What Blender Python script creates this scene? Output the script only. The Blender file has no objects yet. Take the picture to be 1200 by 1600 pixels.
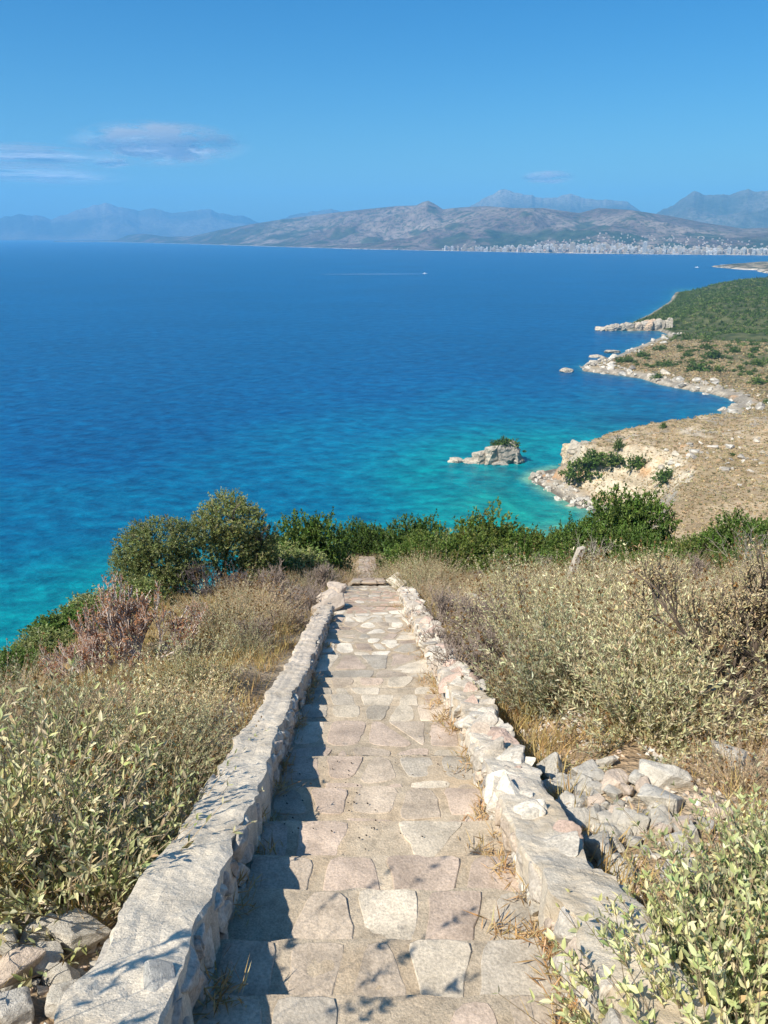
import bpy, bmesh, math, random
import numpy as np
from mathutils import Vector

random.seed(7)
RNG = np.random.default_rng(7)
C = bpy.context.scene.collection
R = math.radians
EYE = 120.0
PITCH = R(19.88)
FPX = 1200.0                       # focal length in photo pixels (1200 x 1600 photo)

# ------------------------------------------------------------------ helpers
def mesh_from(name, V, F, mats, col=None, midx=None, smooth=False):
    """F: list of integer arrays (n,3) / (n,4)."""
    V = np.asarray(V, dtype=np.float32)
    if not isinstance(F, (list, tuple)):
        F = [F]
    F = [np.asarray(f, dtype=np.int32) for f in F if len(f)]
    me = bpy.data.meshes.new(name)
    me.vertices.add(len(V)); me.vertices.foreach_set('co', V.ravel())
    loops = np.concatenate([f.ravel() for f in F])
    tot = np.concatenate([np.full(len(f), f.shape[1], np.int32) for f in F])
    start = np.concatenate([[0], np.cumsum(tot)[:-1]]).astype(np.int32)
    me.loops.add(len(loops)); me.loops.foreach_set('vertex_index', loops)
    me.polygons.add(len(tot)); me.polygons.foreach_set('loop_start', start)
    me.polygons.foreach_set('loop_total', tot)
    me.polygons.foreach_set('use_smooth', np.full(len(tot), smooth, dtype=bool))
    for m in (mats if isinstance(mats, (list, tuple)) else [mats]):
        me.materials.append(m)
    if midx is not None:
        me.polygons.foreach_set('material_index', np.asarray(midx, np.int32))
    if col is not None:
        col = np.asarray(col, np.float32)
        if col.shape[1] == 3:
            col = np.concatenate([col, np.ones((len(col), 1), np.float32)], 1)
        a = me.color_attributes.new('Col', 'FLOAT_COLOR', 'POINT')
        a.data.foreach_set('color', col.ravel())
    me.update(calc_edges=True)
    me.validate()
    return me

def obj(name, me, parent=None, loc=(0, 0, 0), rz=0.0, sc=(1, 1, 1)):
    o = bpy.data.objects.new(name, me); C.objects.link(o)
    o.location = loc; o.rotation_euler = (0, 0, rz); o.scale = sc
    if parent is not None:
        o.parent = parent
    return o

def tag(o, label=None, cat=None, group=None, kind=None):
    if label: o['label'] = label
    if cat: o['category'] = cat
    if group: o['group'] = group
    if kind: o['kind'] = kind
    return o

def empty(name, loc=(0, 0, 0), rz=0.0, sc=(1, 1, 1)):
    o = bpy.data.objects.new(name, None); C.objects.link(o)
    o.location = loc; o.rotation_euler = (0, 0, rz); o.scale = sc
    o.empty_display_size = 0.1
    return o

def copy_tree(o, parent=None):
    c = o.copy(); C.objects.link(c)
    if parent is not None:
        c.parent = parent
    for ch in list(o.children):
        copy_tree(ch, c)
    return c

USED = set()
def place(proto, loc, rz, sc, label, cat, group=None, tilt=(0, 0)):
    """first call moves the prototype itself, later calls copy it"""
    if proto.name in USED:
        o = copy_tree(proto)
    else:
        USED.add(proto.name); o = proto
    o.location = loc; o.rotation_euler = (tilt[0], tilt[1], rz)
    o.scale = sc if isinstance(sc, (tuple, list)) else (sc, sc, sc)
    tag(o, label, cat, group)
    if group is None and 'group' in o:
        del o['group']
    return o

# ---- value noise
def _h(ix, iy, iz, s):
    n = (ix.astype(np.int64) * 374761393 + iy.astype(np.int64) * 668265263 + iz.astype(np.int64) * 2147483647 + s * 974711) & 0xffffffff
    n = ((n ^ (n >> 13)) * 1274126177) & 0xffffffff
    n = n ^ (n >> 16)
    return (n & 0xffffff) / float(0xffffff)

def vn3(x, y, z, s=0):
    ix, iy, iz = np.floor(x), np.floor(y), np.floor(z)
    fx, fy, fz = x - ix, y - iy, z - iz
    fx = fx * fx * (3 - 2 * fx); fy = fy * fy * (3 - 2 * fy); fz = fz * fz * (3 - 2 * fz)
    r = 0
    for a in (0, 1):
        for b in (0, 1):
            for c in (0, 1):
                w = (fx if a else 1 - fx) * (fy if b else 1 - fy) * (fz if c else 1 - fz)
                r = r + w * _h(ix + a, iy + b, iz + c, s)
    return r

def fbm(x, y, z=0.0, oct=4, s=0, gain=0.5):
    x = np.asarray(x, float); y = np.asarray(y, float); z = np.zeros_like(x) + z
    t = 0; a = 1; n = 0
    for i in range(oct):
        t = t + a * vn3(x * 2 ** i + 17.3 * i, y * 2 ** i - 9.1 * i, z * 2 ** i + 3.7 * i, s + i)
        n += a; a *= gain
    return t / n            # 0..1

def sstep(a, b, x):
    t = np.clip((np.asarray(x, float) - a) / (b - a), 0, 1)
    return t * t * (3 - 2 * t)

# ---- camera geometry (only used to read places off the photograph)
Fw = np.array([0, math.cos(PITCH), -math.sin(PITCH)])
Up = np.array([0, math.sin(PITCH), math.cos(PITCH)])
def ray(px, py):
    d = Fw * FPX + np.array([1, 0, 0]) * (px - 600) + Up * (800 - py)
    return d / np.linalg.norm(d)
def sea_pt(px, py):
    d = ray(px, py); t = -EYE / d[2]
    return (d[0] * t, d[1] * t)

# ------------------------------------------------------------------ terrain functions
SL = R(20.36); TS = math.tan(SL)
DP = 1.55
def nose(D):                        # a point of the stair line at depth D
    return (D * math.cos(SL) - DP * math.sin(SL), EYE - D * math.sin(SL) - DP * math.cos(SL))
Z0 = EYE - DP / math.cos(SL)
def stair_z(y):
    y = np.asarray(y, float)
    z = Z0 - TS * y
    z = z - 0.75 * sstep(15.6, 26, y)
    z = z + np.clip(y - 27, 0, 13) * 0.012
    d = np.clip(y - 38, 0, None)
    z = z - 0.32 * d - np.minimum(d, 8) ** 2 * 0.004
    return z
def xc(y):                          # stair centre line
    return 0.06 - 0.026 * np.asarray(y, float)

COAST = [(-900, -400), (-330, -120), (-205, 0), (-170, 60), (-150, 110), (-112, 160), (-62, 200), (0, 220), (40, 236),
         (70, 258), (86, 288)]
COAST += [sea_pt(*p) for p in [(925, 797), (895, 790), (868, 774), (845, 760), (826, 748), (838, 738), (868, 732)]]
COAST += [(97, 393), (110, 410), (150, 422), (190, 442), (222, 463)]
COAST += [sea_pt(*p) for p in [(1126, 652), (1128, 642), (1155, 632), (1136, 622), (1100, 613), (1060, 607), (1030, 601), (1000, 591),
                               (960, 586), (912, 580), (908, 573), (950, 561), (964, 556), (990, 545), (1016, 535), (1044, 523),
                               (1030, 517), (1005, 517), (985, 517.5), (956, 514)]]
COAST += [(345, 1110), (420, 1250), (540, 1500), (700, 1900), (2600, 1900), (2600, -400)]
CP = np.array(COAST)

def signed_dist(x, y, P=CP):
    x = np.asarray(x, float).ravel(); y = np.asarray(y, float).ravel()
    d = np.full(len(x), 1e9); ins = np.zeros(len(x), bool)
    for i in range(len(P)):
        a = P[i]; b = P[(i + 1) % len(P)]
        e = b - a; L = e @ e
        t = np.clip(((x - a[0]) * e[0] + (y - a[1]) * e[1]) / L, 0, 1)
        dx = x - a[0] - t * e[0]; dy = y - a[1] - t * e[1]
        d = np.minimum(d, dx * dx + dy * dy)
        if a[1] != b[1]:
            c = ((a[1] > y) != (b[1] > y)) & (x < (b[0] - a[0]) * (y - a[1]) / (b[1] - a[1]) + a[0])
            ins ^= c
    d = np.sqrt(d)
    return np.where(ins, d, -d)

def ridge_z(x, y):
    """our own hill"""
    z = stair_z(y)
    e = -(2.7 + 1.5 * sstep(5, 17, y) + 0.6 * fbm(y * 0.3, y * 0 + 2, s=4))
    d = np.clip(e - x, 0, None)
    z = z - 0.10 * np.clip(-1.6 - x, 0, 2) - np.where(d < 3, 0.14 * d * d, 1.26 + 0.84 * (d - 3))
    r = np.clip(x - 1.2, 0, None)
    z = z + 0.035 * np.minimum(r, 6) - 0.10 * np.clip(r - 9, 0, 30) - 0.30 * np.clip(r - 39, 0, None) * sstep(20, 60, y)
    near = sstep(0.9, 1.8, np.abs(x - xc(y)))
    z = z - 0.10 * (1 - near) + near * (fbm(x * 0.8, y * 0.8, s=11, oct=4) - 0.5) * 0.30
    far = sstep(30, 90, np.hypot(x, y))
    z = z + far * (fbm(x / 25, y / 25, s=5, oct=5) - 0.5) * 16
    return z

def land_z(x, y):
    shp = np.shape(x)
    x = np.asarray(x, float).ravel(); y = np.asarray(y, float).ravel()
    r = np.hypot(x, y)
    z = ridge_z(x, y)
    big = r > 60
    if big.any():
        xb, yb = x[big], y[big]
        sd0 = signed_dist(xb, yb)
        sd = sd0 + (fbm(xb / 9, yb / 9, s=21, oct=4) - 0.5) * 7 * sstep(0, 6, np.abs(sd0))
        # headland with the golden field
        F = 19.5 + 0.105 * (xb - 98) + 0.035 * (390 - yb) + (fbm(xb / 30, yb / 30, s=31, oct=5) - 0.5) * 6
        F = F - 26 * sstep(392, 455, yb) * sstep(150, 260, xb)
        F = np.where(yb > 470, -50, F)
        F = F - 60 * sstep(70, 20, xb)
        H = 2 + 0.092 * np.clip(sd, 0, None) ** 1.0 + 26 * sstep(20, 120, sd) * sstep(950, 1150, yb) * 0.6
        H = H + (fbm(xb / 60, yb / 60, s=41, oct=5) - 0.5) * 14 * sstep(10, 80, sd)
        H = np.where(yb < 440, -50, H)
        B = np.maximum(np.maximum(z[big], F), H)
        # coast profile
        w1 = sstep(95, 55, np.hypot(xb - 125, (yb - 372) * 1.0))          # cliff of the golden headland
        w3 = sstep(130, 60, np.hypot(xb - 370, yb - 1075))                # far cliff
        sh = np.clip(sd, 0, None)
        gentle = 0.55 * sh + 3 * sstep(0, 5, sh) * fbm(xb / 5, yb / 5, s=51)
        ap = 9 + 7 * sstep(395, 350, yb)
        cliff1 = 0.16 * np.minimum(sh, ap) + np.clip(sh - ap, 0, None) * (1.0 + 2.6 * sstep(355, 385, yb))
        cliff3 = 0.5 * np.minimum(sh, 5) + np.clip(sh - 5, 0, None) * 2.6
        ridgec = 0.9 * sh
        prof = np.where(yb > 440, gentle, ridgec)
        prof = prof * (1 - w1) + cliff1 * w1
        prof = prof * (1 - w3) + cliff3 * w3
        zz = np.minimum(B, prof)
        rug = (fbm(xb / 4, yb / 4, s=61, oct=4) - 0.5) * 3.2 * sstep(0, 6, sh) * np.clip(sstep(45, 15, sh) + w1, 0, 1)
        zz = zz + rug * np.where(yb > 440, 0.8, 1.0)
        zz = np.where(sd0 <= 0, np.maximum(sd0 * 0.45, -7), np.maximum(zz, 0.12 * np.minimum(sh, 3) - 0.3))
        z[big] = zz
    return z.reshape(shp)

def ground(px, py, tmax=900):
    """where a photo pixel's line of sight meets the land"""
    d = ray(px, py)
    ts = np.concatenate([np.arange(1.2, 60, 0.03), np.arange(60, tmax, 0.5)])
    X, Y, Z = d[0] * ts, d[1] * ts, EYE + d[2] * ts
    hit = np.nonzero(Z < land_z(X, Y))[0]
    i = hit[0] if len(hit) else len(ts) - 1
    return np.array([X[i], Y[i], float(land_z(np.array([X[i]]), np.array([Y[i]]))[0])])

def at_depth(px, D):
    """ground point D metres ahead in the column of pixel px"""
    x = (px - 600) / FPX * D
    y = D * math.cos(PITCH) - 0.36 * 0 - 0.4
    return np.array([x, y, float(land_z(np.array([x]), np.array([y]))[0])])

# ------------------------------------------------------------------ materials
def new_mat(name):
    m = bpy.data.materials.new(name); m.use_nodes = True
    nt = m.node_tree; nt.nodes.clear()
    out = nt.nodes.new('ShaderNodeOutputMaterial')
    return m, nt, out
def N(nt, t, **kw):
    n = nt.nodes.new(t)
    for k, v in kw.items():
        if k.startswith('i_'):
            n.inputs[k[2:].replace('_', ' ')].default_value = v
        else:
            setattr(n, k, v)
    return n
def noise(nt, scale, detail=6, rough=0.6, coord='Object', vec=None):
    n = N(nt, 'ShaderNodeTexNoise'); n.inputs['Scale'].default_value = scale
    n.inputs['Detail'].default_value = detail; n.inputs['Roughness'].default_value = rough
    if vec is None:
        tc = N(nt, 'ShaderNodeTexCoord'); vec = tc.outputs[coord]
    nt.links.new(vec, n.inputs['Vector'])
    return n.outputs['Fac']
def ramp(nt, fac, stops):
    r = N(nt, 'ShaderNodeValToRGB'); e = r.color_ramp.elements
    while len(e) < len(stops): e.new(0.5)
    for k, (p, c) in zip(e, stops):
        k.position = p; k.color = (*c, 1) if len(c) == 3 else c
    nt.links.new(fac, r.inputs['Fac'])
    return r.outputs['Color']
def mix(nt, fac, a, b, mode='MIX'):
    m = N(nt, 'ShaderNodeMix', data_type='RGBA', blend_type=mode)
    for sock, v in ((m.inputs['Factor'], fac), (m.inputs[6], a), (m.inputs[7], b)):
        if isinstance(v, (int, float)): sock.default_value = v
        elif isinstance(v, tuple): sock.default_value = (*v, 1)
        else: nt.links.new(v, sock)
    return m.outputs[2]
def bump(nt, h, strength=0.5, dist=0.02, normal=None):
    b = N(nt, 'ShaderNodeBump'); b.inputs['Strength'].default_value = strength; b.inputs['Distance'].default_value = dist
    nt.links.new(h, b.inputs['Height'])
    if normal is not None: nt.links.new(normal, b.inputs['Normal'])
    return b.outputs['Normal']
def attr(nt):
    a = N(nt, 'ShaderNodeVertexColor', layer_name='Col'); return a.outputs['Color']
def principled(nt, out, col, rough=0.9, spec=0.2, normal=None):
    p = N(nt, 'ShaderNodeBsdfPrincipled')
    if isinstance(col, tuple): p.inputs['Base Color'].default_value = (*col, 1)
    else: nt.links.new(col, p.inputs['Base Color'])
    p.inputs['Roughness'].default_value = rough; p.inputs['Specular IOR Level'].default_value = spec
    if normal is not None: nt.links.new(normal, p.inputs['Normal'])
    nt.links.new(p.outputs[0], out.inputs['Surface'])
    return p

def leaf_mat(name, trans=0.25, rough=0.6, spec=0.15, var=0.22):
    """felty or waxy leaf: diffuse with light passing through; every plant a little different in tone"""
    m, nt, out = new_mat(name)
    c = attr(nt)
    oi = N(nt, 'ShaderNodeObjectInfo')
    rc = ramp(nt, oi.outputs['Random'], [(0.0, (1 - var, 1 - var * .9, 1 - var)), (0.35, (1.0, 1.0, .92)), (0.7, (1 + var * .6, 1 + var * .45, 1 + var * .3)), (1.0, (1.0, .90, .84))])
    c = mix(nt, 1.0, c, rc, 'MULTIPLY')
    p = N(nt, 'ShaderNodeBsdfPrincipled'); nt.links.new(c, p.inputs['Base Color'])
    p.inputs['Roughness'].default_value = rough; p.inputs['Specular IOR Level'].default_value = spec
    t = N(nt, 'ShaderNodeBsdfTranslucent')
    tc = mix(nt, 1.0, c, (1.0, 1.0, 0.65), 'MULTIPLY'); nt.links.new(tc, t.inputs['Color'])
    s = N(nt, 'ShaderNodeMixShader'); s.inputs[0].default_value = trans
    nt.links.new(p.outputs[0], s.inputs[1]); nt.links.new(t.outputs[0], s.inputs[2])
    nt.links.new(s.outputs[0], out.inputs['Surface'])
    return m
M_LEAF = leaf_mat('felty_leaf', 0.32, 0.75, 0.1, 0.36)
M_GREEN = leaf_mat('green_leaf', 0.28, 0.5, 0.25, 0.2)
M_STRAW = leaf_mat('dry_straw', 0.3, 0.8, 0.1, 0.15)

def col_mat(name, scale, amp=0.5, bstr=0.6, bdist=0.02, rough=0.92, fine=None, spot=None):
    """vertex colour times noise, with bump"""
    m, nt, out = new_mat(name)
    c = attr(nt)
    n1 = noise(nt, scale, 8, 0.65)
    g = ramp(nt, n1, [(0.25, (1 - amp,) * 3), (0.5, (1, 1, 1)), (0.75, (1 + amp * 0.6,) * 3)])
    c = mix(nt, 1.0, c, g, 'MULTIPLY')
    h = n1
    if spot:
        n3 = noise(nt, spot[0], 5, 0.7)
        s = ramp(nt, n3, [(spot[1], (0, 0, 0)), (spot[1] + 0.08, (1, 1, 1))])
        c = mix(nt, s, c, spot[2])
    nb = noise(nt, scale * 4, 8, 0.7)
    nrm = bump(nt, h, bstr, bdist)
    nrm = bump(nt, nb, bstr * 0.7, bdist * 0.35, nrm)
    if fine:
        nf = noise(nt, fine, 3, 0.6)
        gf = ramp(nt, nf, [(0.3, (0.72,) * 3), (0.65, (1.12,) * 3)])
        c = mix(nt, 1.0, c, gf, 'MULTIPLY')
        nrm = bump(nt, nf, 0.35, bdist * 0.2, nrm)
    principled(nt, out, c, rough, 0.15, nrm)
    return m
M_STEP = col_mat('flagstone', 7, 0.35, 0.7, 0.018, fine=90, spot=(5.0, 0.66, (0.22, 0.20, 0.18)))
M_MORTAR = col_mat('mortar', 14, 0.35, 0.8, 0.014, fine=130)
M_WALL = col_mat('wall_stone', 9, 0.35, 0.8, 0.02, fine=70)
M_CAP = col_mat('cement_cap', 6, 0.25, 0.6, 0.02, fine=110, spot=(9.0, 0.68, (0.36, 0.34, 0.30)))
def cap_mat():
    m, nt, out = new_mat('cement_cap')
    c = attr(nt)
    n1 = noise(nt, 5, 8, .7); n2 = noise(nt, 1.6, 6, .65); n3 = noise(nt, 26, 6, .7); n4 = noise(nt, 140, 3, .6)
    for f, lo, hi in ((n1, .80, 1.12), (n3, .82, 1.10), (n4, .72, 1.14)):
        c = mix(nt, 1.0, c, ramp(nt, f, [(.3, (lo,) * 3), (.68, (hi,) * 3)]), 'MULTIPLY')
    c = mix(nt, ramp(nt, n2, [(.50, (0, 0, 0)), (.62, (.8,) * 3)]), c, (.50, .40, .28))
    c = mix(nt, ramp(nt, n1, [(.57, (0, 0, 0)), (.70, (.75,) * 3)]), c, (.36, .335, .29))
    tc = N(nt, 'ShaderNodeTexCoord'); nz = N(nt, 'ShaderNodeTexNoise'); nz.inputs['Scale'].default_value = 4; nz.inputs['Detail'].default_value = 5
    nt.links.new(tc.outputs['Object'], nz.inputs['Vector'])
    va = N(nt, 'ShaderNodeVectorMath', operation='MULTIPLY_ADD'); nt.links.new(nz.outputs['Color'], va.inputs[0]); va.inputs[1].default_value = (.35, .35, .35)
    nt.links.new(tc.outputs['Object'], va.inputs[2])
    vo = N(nt, 'ShaderNodeTexVoronoi', feature='DISTANCE_TO_EDGE'); vo.inputs['Scale'].default_value = 2.3; nt.links.new(va.outputs[0], vo.inputs['Vector'])
    ck = ramp(nt, vo.outputs['Distance'], [(0, (.62,) * 3), (.007, (1, 1, 1))])
    ckm = mix(nt, ramp(nt, n2, [(.50, (0, 0, 0)), (.60, (1, 1, 1))]), (1.0, 1.0, 1.0), ck)
    c = mix(nt, 1.0, c, ckm, 'MULTIPLY')
    nrm = bump(nt, n1, .7, .02); nrm = bump(nt, n3, .8, .008, nrm); nrm = bump(nt, n4, .6, .004, nrm); nrm = bump(nt, ckm, .8, .008, nrm)
    principled(nt, out, c, .95, .1, nrm)
    return m
M_CAP = cap_mat()
M_ROCK = col_mat('limestone', 4, 0.3, 0.6, 0.03, fine=40, spot=(3.0, 0.68, (0.32, 0.30, 0.27)))
M_BARK = col_mat('bark', 30, 0.4, 0.6, 0.006)
M_CRAG = col_mat('coast_rock', 0.35, 0.5, 1.0, 0.5, fine=2.2, spot=(0.5, 0.60, (0.17, 0.16, 0.15)))

def terrain_mat():
    m, nt, out = new_mat('terrain')
    c = attr(nt)
    tc = N(nt, 'ShaderNodeTexCoord'); v = tc.outputs['Object']
    a = noise(nt, 0.12, 8, 0.7, vec=v); b = noise(nt, 1.1, 6, 0.7, vec=v); d = noise(nt, 14, 6, 0.7, vec=v)
    for f, lo, hi in ((a, 0.72, 1.25), (b, 0.62, 1.3), (d, 0.70, 1.25)):
        g = ramp(nt, f, [(0.3, (lo,) * 3), (0.7, (hi,) * 3)])
        c = mix(nt, 1.0, c, g, 'MULTIPLY')
    nrm = bump(nt, b, 0.7, 0.5); nrm = bump(nt, d, 0.6, 0.04, nrm)
    principled(nt, out, c, 0.95, 0.1, nrm)
    return m
M_TERR = terrain_mat()

def plain(name, c, rough=0.6, spec=0.3):
    m, nt, out = new_mat(name)
    n = noise(nt, 3, 5)
    g = ramp(nt, n, [(0.3, tuple(k * 0.85 for k in c)), (0.7, tuple(min(1, k * 1.1) for k in c))])
    principled(nt, out, g, rough, spec)
    return m

# ------------------------------------------------------------------ geometry builders
class Geo:
    def __init__(s): s.V = []; s.T = []; s.Q = []; s.Cc = []; s.n = 0
    def add(s, V, T=None, Q=None, col=(0.5, 0.5, 0.5)):
        V = np.asarray(V, float)
        s.V.append(V)
        if T is not None and len(T): s.T.append(np.asarray(T, int) + s.n)
        if Q is not None and len(Q): s.Q.append(np.asarray(Q, int) + s.n)
        col = np.asarray(col, float)
        if col.ndim == 1: col = np.tile(col, (len(V), 1))
        s.Cc.append(col); s.n += len(V)
    def mesh(s, name, mat, smooth=False):
        F = []
        if s.T: F.append(np.concatenate(s.T))
        if s.Q: F.append(np.concatenate(s.Q))
        return mesh_from(name, np.concatenate(s.V), F, mat, np.concatenate(s.Cc), None, smooth)

def tube(g, P, rad, sides=4, col=(0.3, 0.25, 0.2)):
    P = np.asarray(P, float); n = len(P)
    rad = np.broadcast_to(np.asarray(rad, float), (n,))
    t = np.gradient(P, axis=0); t /= np.linalg.norm(t, axis=1, keepdims=True) + 1e-9
    ref = np.where(np.abs(t[:, 2:3]) > 0.9, np.array([[1, 0, 0]]), np.array([[0, 0, 1]]))
    a = np.cross(t, ref); a /= np.linalg.norm(a, axis=1, keepdims=True) + 1e-9
    b = np.cross(t, a)
    th = np.arange(sides) * 2 * math.pi / sides
    V = P[:, None, :] + rad[:, None, None] * (np.cos(th)[None, :, None] * a[:, None, :] + np.sin(th)[None, :, None] * b[:, None, :])
    V = V.reshape(-1, 3)
    i = np.arange(n - 1)[:, None] * sides; j = np.arange(sides)[None, :]; k = (j + 1) % sides
    Q = np.stack([i + j, i + k, i + sides + k, i + sides + j], -1).reshape(-1, 4)
    g.add(V, Q=Q, col=col)

T_BIG = (np.array([[0, 0, 0], [.28, .5, .16], [.28, 0, 0], [.28, -.5, .16], [.65, .40, .10], [.65, 0, .02], [.65, -.40, .10], [1, 0, -.08]]),
         np.array([[0, 2, 1], [0, 3, 2], [1, 2, 5], [1, 5, 4], [2, 3, 6], [2, 6, 5], [4, 5, 7], [5, 6, 7]]))
T_MID = (np.array([[0, 0, 0], [.45, .5, .15], [.45, -.5, .15], [1, 0, -.05]]), np.array([[0, 3, 1], [0, 2, 3]]))

def leaves(g, P, D, L, W, col, tmpl=T_MID, rng=RNG, up=None):
    """n leaves at P pointing along D"""
    n = len(P)
    D = D / (np.linalg.norm(D, axis=1, keepdims=True) + 1e-9)
    if up is None:
        up = rng.normal(size=(n, 3)) * 0.5 + np.array([0, 0, 1.0])
    S = np.cross(D, up); S /= np.linalg.norm(S, axis=1, keepdims=True) + 1e-9
    Nn = np.cross(S, D)
    T, F = tmpl
    k = len(T)
    L = np.broadcast_to(L, (n,)); W = np.broadcast_to(W, (n,))
    V = P[:, None, :] + L[:, None, None] * T[None, :, 0:1] * D[:, None, :] + W[:, None, None] * T[None, :, 1:2] * S[:, None, :] \
        + W[:, None, None] * T[None, :, 2:3] * 1.6 * Nn[:, None, :]
    Fi = (F[None] + (np.arange(n) * k)[:, None, None]).reshape(-1, 3)
    g.add(V.reshape(-1, 3), T=Fi, col=np.repeat(col, k, axis=0))

def pal(rng, n, cols, weights, jit=0.18):
    cols = np.array(cols); w = np.array(weights, float); w /= w.sum()
    i = rng.choice(len(cols), n, p=w)
    return np.clip(cols[i] * (1 + rng.normal(size=(n, 1)) * jit) * (1 + rng.normal(size=(n, 3)) * 0.05), 0.005, 0.9)

def unit(rng, n):
    v = rng.normal(size=(n, 3)); return v / np.linalg.norm(v, axis=1, keepdims=True)

SAGE = [(.30, .30, .15), (.38, .36, .20), (.24, .25, .12), (.40, .34, .18), (.30, .21, .11)]
STEMC = (.26, .20, .13)

def sage(name, seed, H, Rad, ns, npair, L, W, cols, wts, tmpl=T_MID, heads=0, spread=1.0, stemr=0.004, t0=0.3, stemcol=STEMC, droop=0.0):
    """a many stemmed sage bush: stems from one crown, opposite felty leaves"""
    rng = np.random.default_rng(seed)
    root = empty(name)
    gs, gl = Geo(), Geo(); BP, BD, BL = [], [], []
    for i in range(ns):
        az = rng.uniform(0, 2 * math.pi); th = math.acos(1 - rng.uniform(0, 1) * 0.72) * spread
        th = min(th, 1.45)
        dirv = np.array([math.cos(az) * math.sin(th), math.sin(az) * math.sin(th), math.cos(th)])
        ln = (H * math.cos(th) + Rad * math.sin(th)) * rng.uniform(0.72, 1.1)
        b = np.array([rng.normal() * Rad * 0.14, rng.normal() * Rad * 0.14, -0.04])
        t = np.linspace(0, 1, 6)[:, None]
        bend = np.array([rng.normal() * .12, rng.normal() * .12, 0.10]) * ln
        P = b + dirv * ln * t + bend * (t ** 2) + np.array([0, 0, -droop * ln]) * t ** 3
        tube(gs, P, stemr * np.linspace(1.6, 0.5, 6), 3, np.array(stemcol) * rng.uniform(0.7, 1.3))
        k = max(2, int(npair * rng.uniform(0.7, 1.2)))
        tt = np.sort(rng.uniform(t0, 1, k)); tt[-1] = 1.0
        idx = tt * 5; i0 = np.minimum(idx.astype(int), 4); f = (idx - i0)[:, None]
        pt = P[i0] * (1 - f) + P[i0 + 1] * f
        tan = (P[i0 + 1] - P[i0]); tan /= np.linalg.norm(tan, axis=1, keepdims=True)
        a0 = rng.uniform(0, math.pi)
        for sgn in (1, -1):
            ang = a0 + np.arange(k) * (math.pi / 2) + rng.normal(size=k) * 0.3
            ref = np.cross(tan, np.array([0.3, 0.1, 1.0])); ref /= np.linalg.norm(ref, axis=1, keepdims=True) + 1e-9
            oth = np.cross(tan, ref)
            side = sgn * (np.cos(ang)[:, None] * ref + np.sin(ang)[:, None] * oth)
            dd = side * 0.8 + tan * rng.uniform(0.4, 1.2, (k, 1)) + np.array([0, 0, 0.2])
            ll = L * rng.uniform(0.55, 1.15, k) * (1.05 - 0.45 * tt)
            BP.append(pt); BD.append(dd); BL.append(ll)
        if heads and rng.uniform() < heads:
            for q in range(rng.integers(1, 4)):
                c = P[-1] + dirv * (0.02 + q * 0.035) + np.array([0, 0, 0.03 * q])
                m = 9
                leaves(gl, np.tile(c, (m, 1)), unit(rng, m), 0.016, 0.012, pal(rng, m, [(.30, .17, .07), (.22, .13, .06)], [1, 1]), T_MID, rng)
            tube(gs, [P[-1], P[-1] + dirv * 0.09 + np.array([0, 0, 0.08])], stemr * 0.5, 3, stemcol)
    BP = np.concatenate(BP); BD = np.concatenate(BD); BL = np.concatenate(BL)
    leaves(gl, BP, BD, BL, BL * (W / L) * rng.uniform(.8, 1.2, len(BL)), pal(rng, len(BL), cols, wts), tmpl, rng)
    obj('stem_bundle', gs.mesh('sage_stem', M_BARK), root)
    obj('foliage', gl.mesh('sage_foliage', M_LEAF), root)
    return root

def branches(g, rng, p, d, ln, rad, lev, col, tips, split=3, ang=0.6, shrink=0.68, upk=0.15, sides=4, wob=0.12):
    m = 4
    P = [p]; dd = d.copy()
    for i in range(m):
        dd = dd + rng.normal(size=3) * wob + np.array([0, 0, upk * 0.3]); dd /= np.linalg.norm(dd)
        P.append(P[-1] + dd * ln / m)
    P = np.array(P)
    tube(g, P, np.linspace(rad, rad * shrink * 0.9, m + 1), sides if lev > 1 else 3, np.array(col) * rng.uniform(.8, 1.2))
    if lev == 0:
        tips.append((P[-1], dd)); return
    for k in range(split):
        ax = unit(rng, 1)[0]; ax = ax - dd * (ax @ dd); ax /= np.linalg.norm(ax) + 1e-9
        a = ang * rng.uniform(0.5, 1.25)
        nd = dd * math.cos(a) + ax * math.sin(a) + np.array([0, 0, upk]); nd /= np.linalg.norm(nd)
        j = m if k == 0 else rng.integers(2, m + 1)
        branches(g, rng, P[j], nd, ln * shrink * rng.uniform(.75, 1.15), rad * shrink, lev - 1, col, tips, split, ang, shrink, upk, sides, wob)

def twig_bush(name, seed, nb, ln, rad, lev, col, tipleaf=None, ntip=3, split=3, ang=0.55, spread=1.0, upk=0.12, shrink=0.7, tl=0.03, tw=0.012, wob=0.12):
    rng = np.random.default_rng(seed); root = empty(name)
    g, gl = Geo(), Geo(); tips = []
    for i in range(nb):
        az = i * 2.399 + rng.normal() * 0.3; th = spread * rng.uniform(0.15, 1.1)
        d = np.array([math.cos(az) * math.sin(th), math.sin(az) * math.sin(th), math.cos(th)])
        branches(g, rng, np.array([rng.normal() * .03, rng.normal() * .03, -0.05]), d, ln * rng.uniform(.8, 1.1), rad, lev, col, tips, split, ang, shrink, upk, 4, wob)
    obj('branch_frame', g.mesh(name + '_wood', M_BARK), root)
    if tipleaf:
        n = len(tips) * ntip
        P = np.repeat(np.array([t[0] for t in tips]), ntip, 0); Dr = np.repeat(np.array([t[1] for t in tips]), ntip, 0)
        P = P - Dr * rng.uniform(0, ln * 0.22, (n, 1)); Dd = Dr * 0.6 + unit(rng, n) * 0.9
        leaves(gl, P, Dd, tl * rng.uniform(.6, 1.3, n), tw * rng.uniform(.7, 1.3, n), pal(rng, n, *tipleaf), T_MID, rng)
        obj('foliage', gl.mesh(name + '_leaf', M_STRAW), root)
    return root

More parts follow.
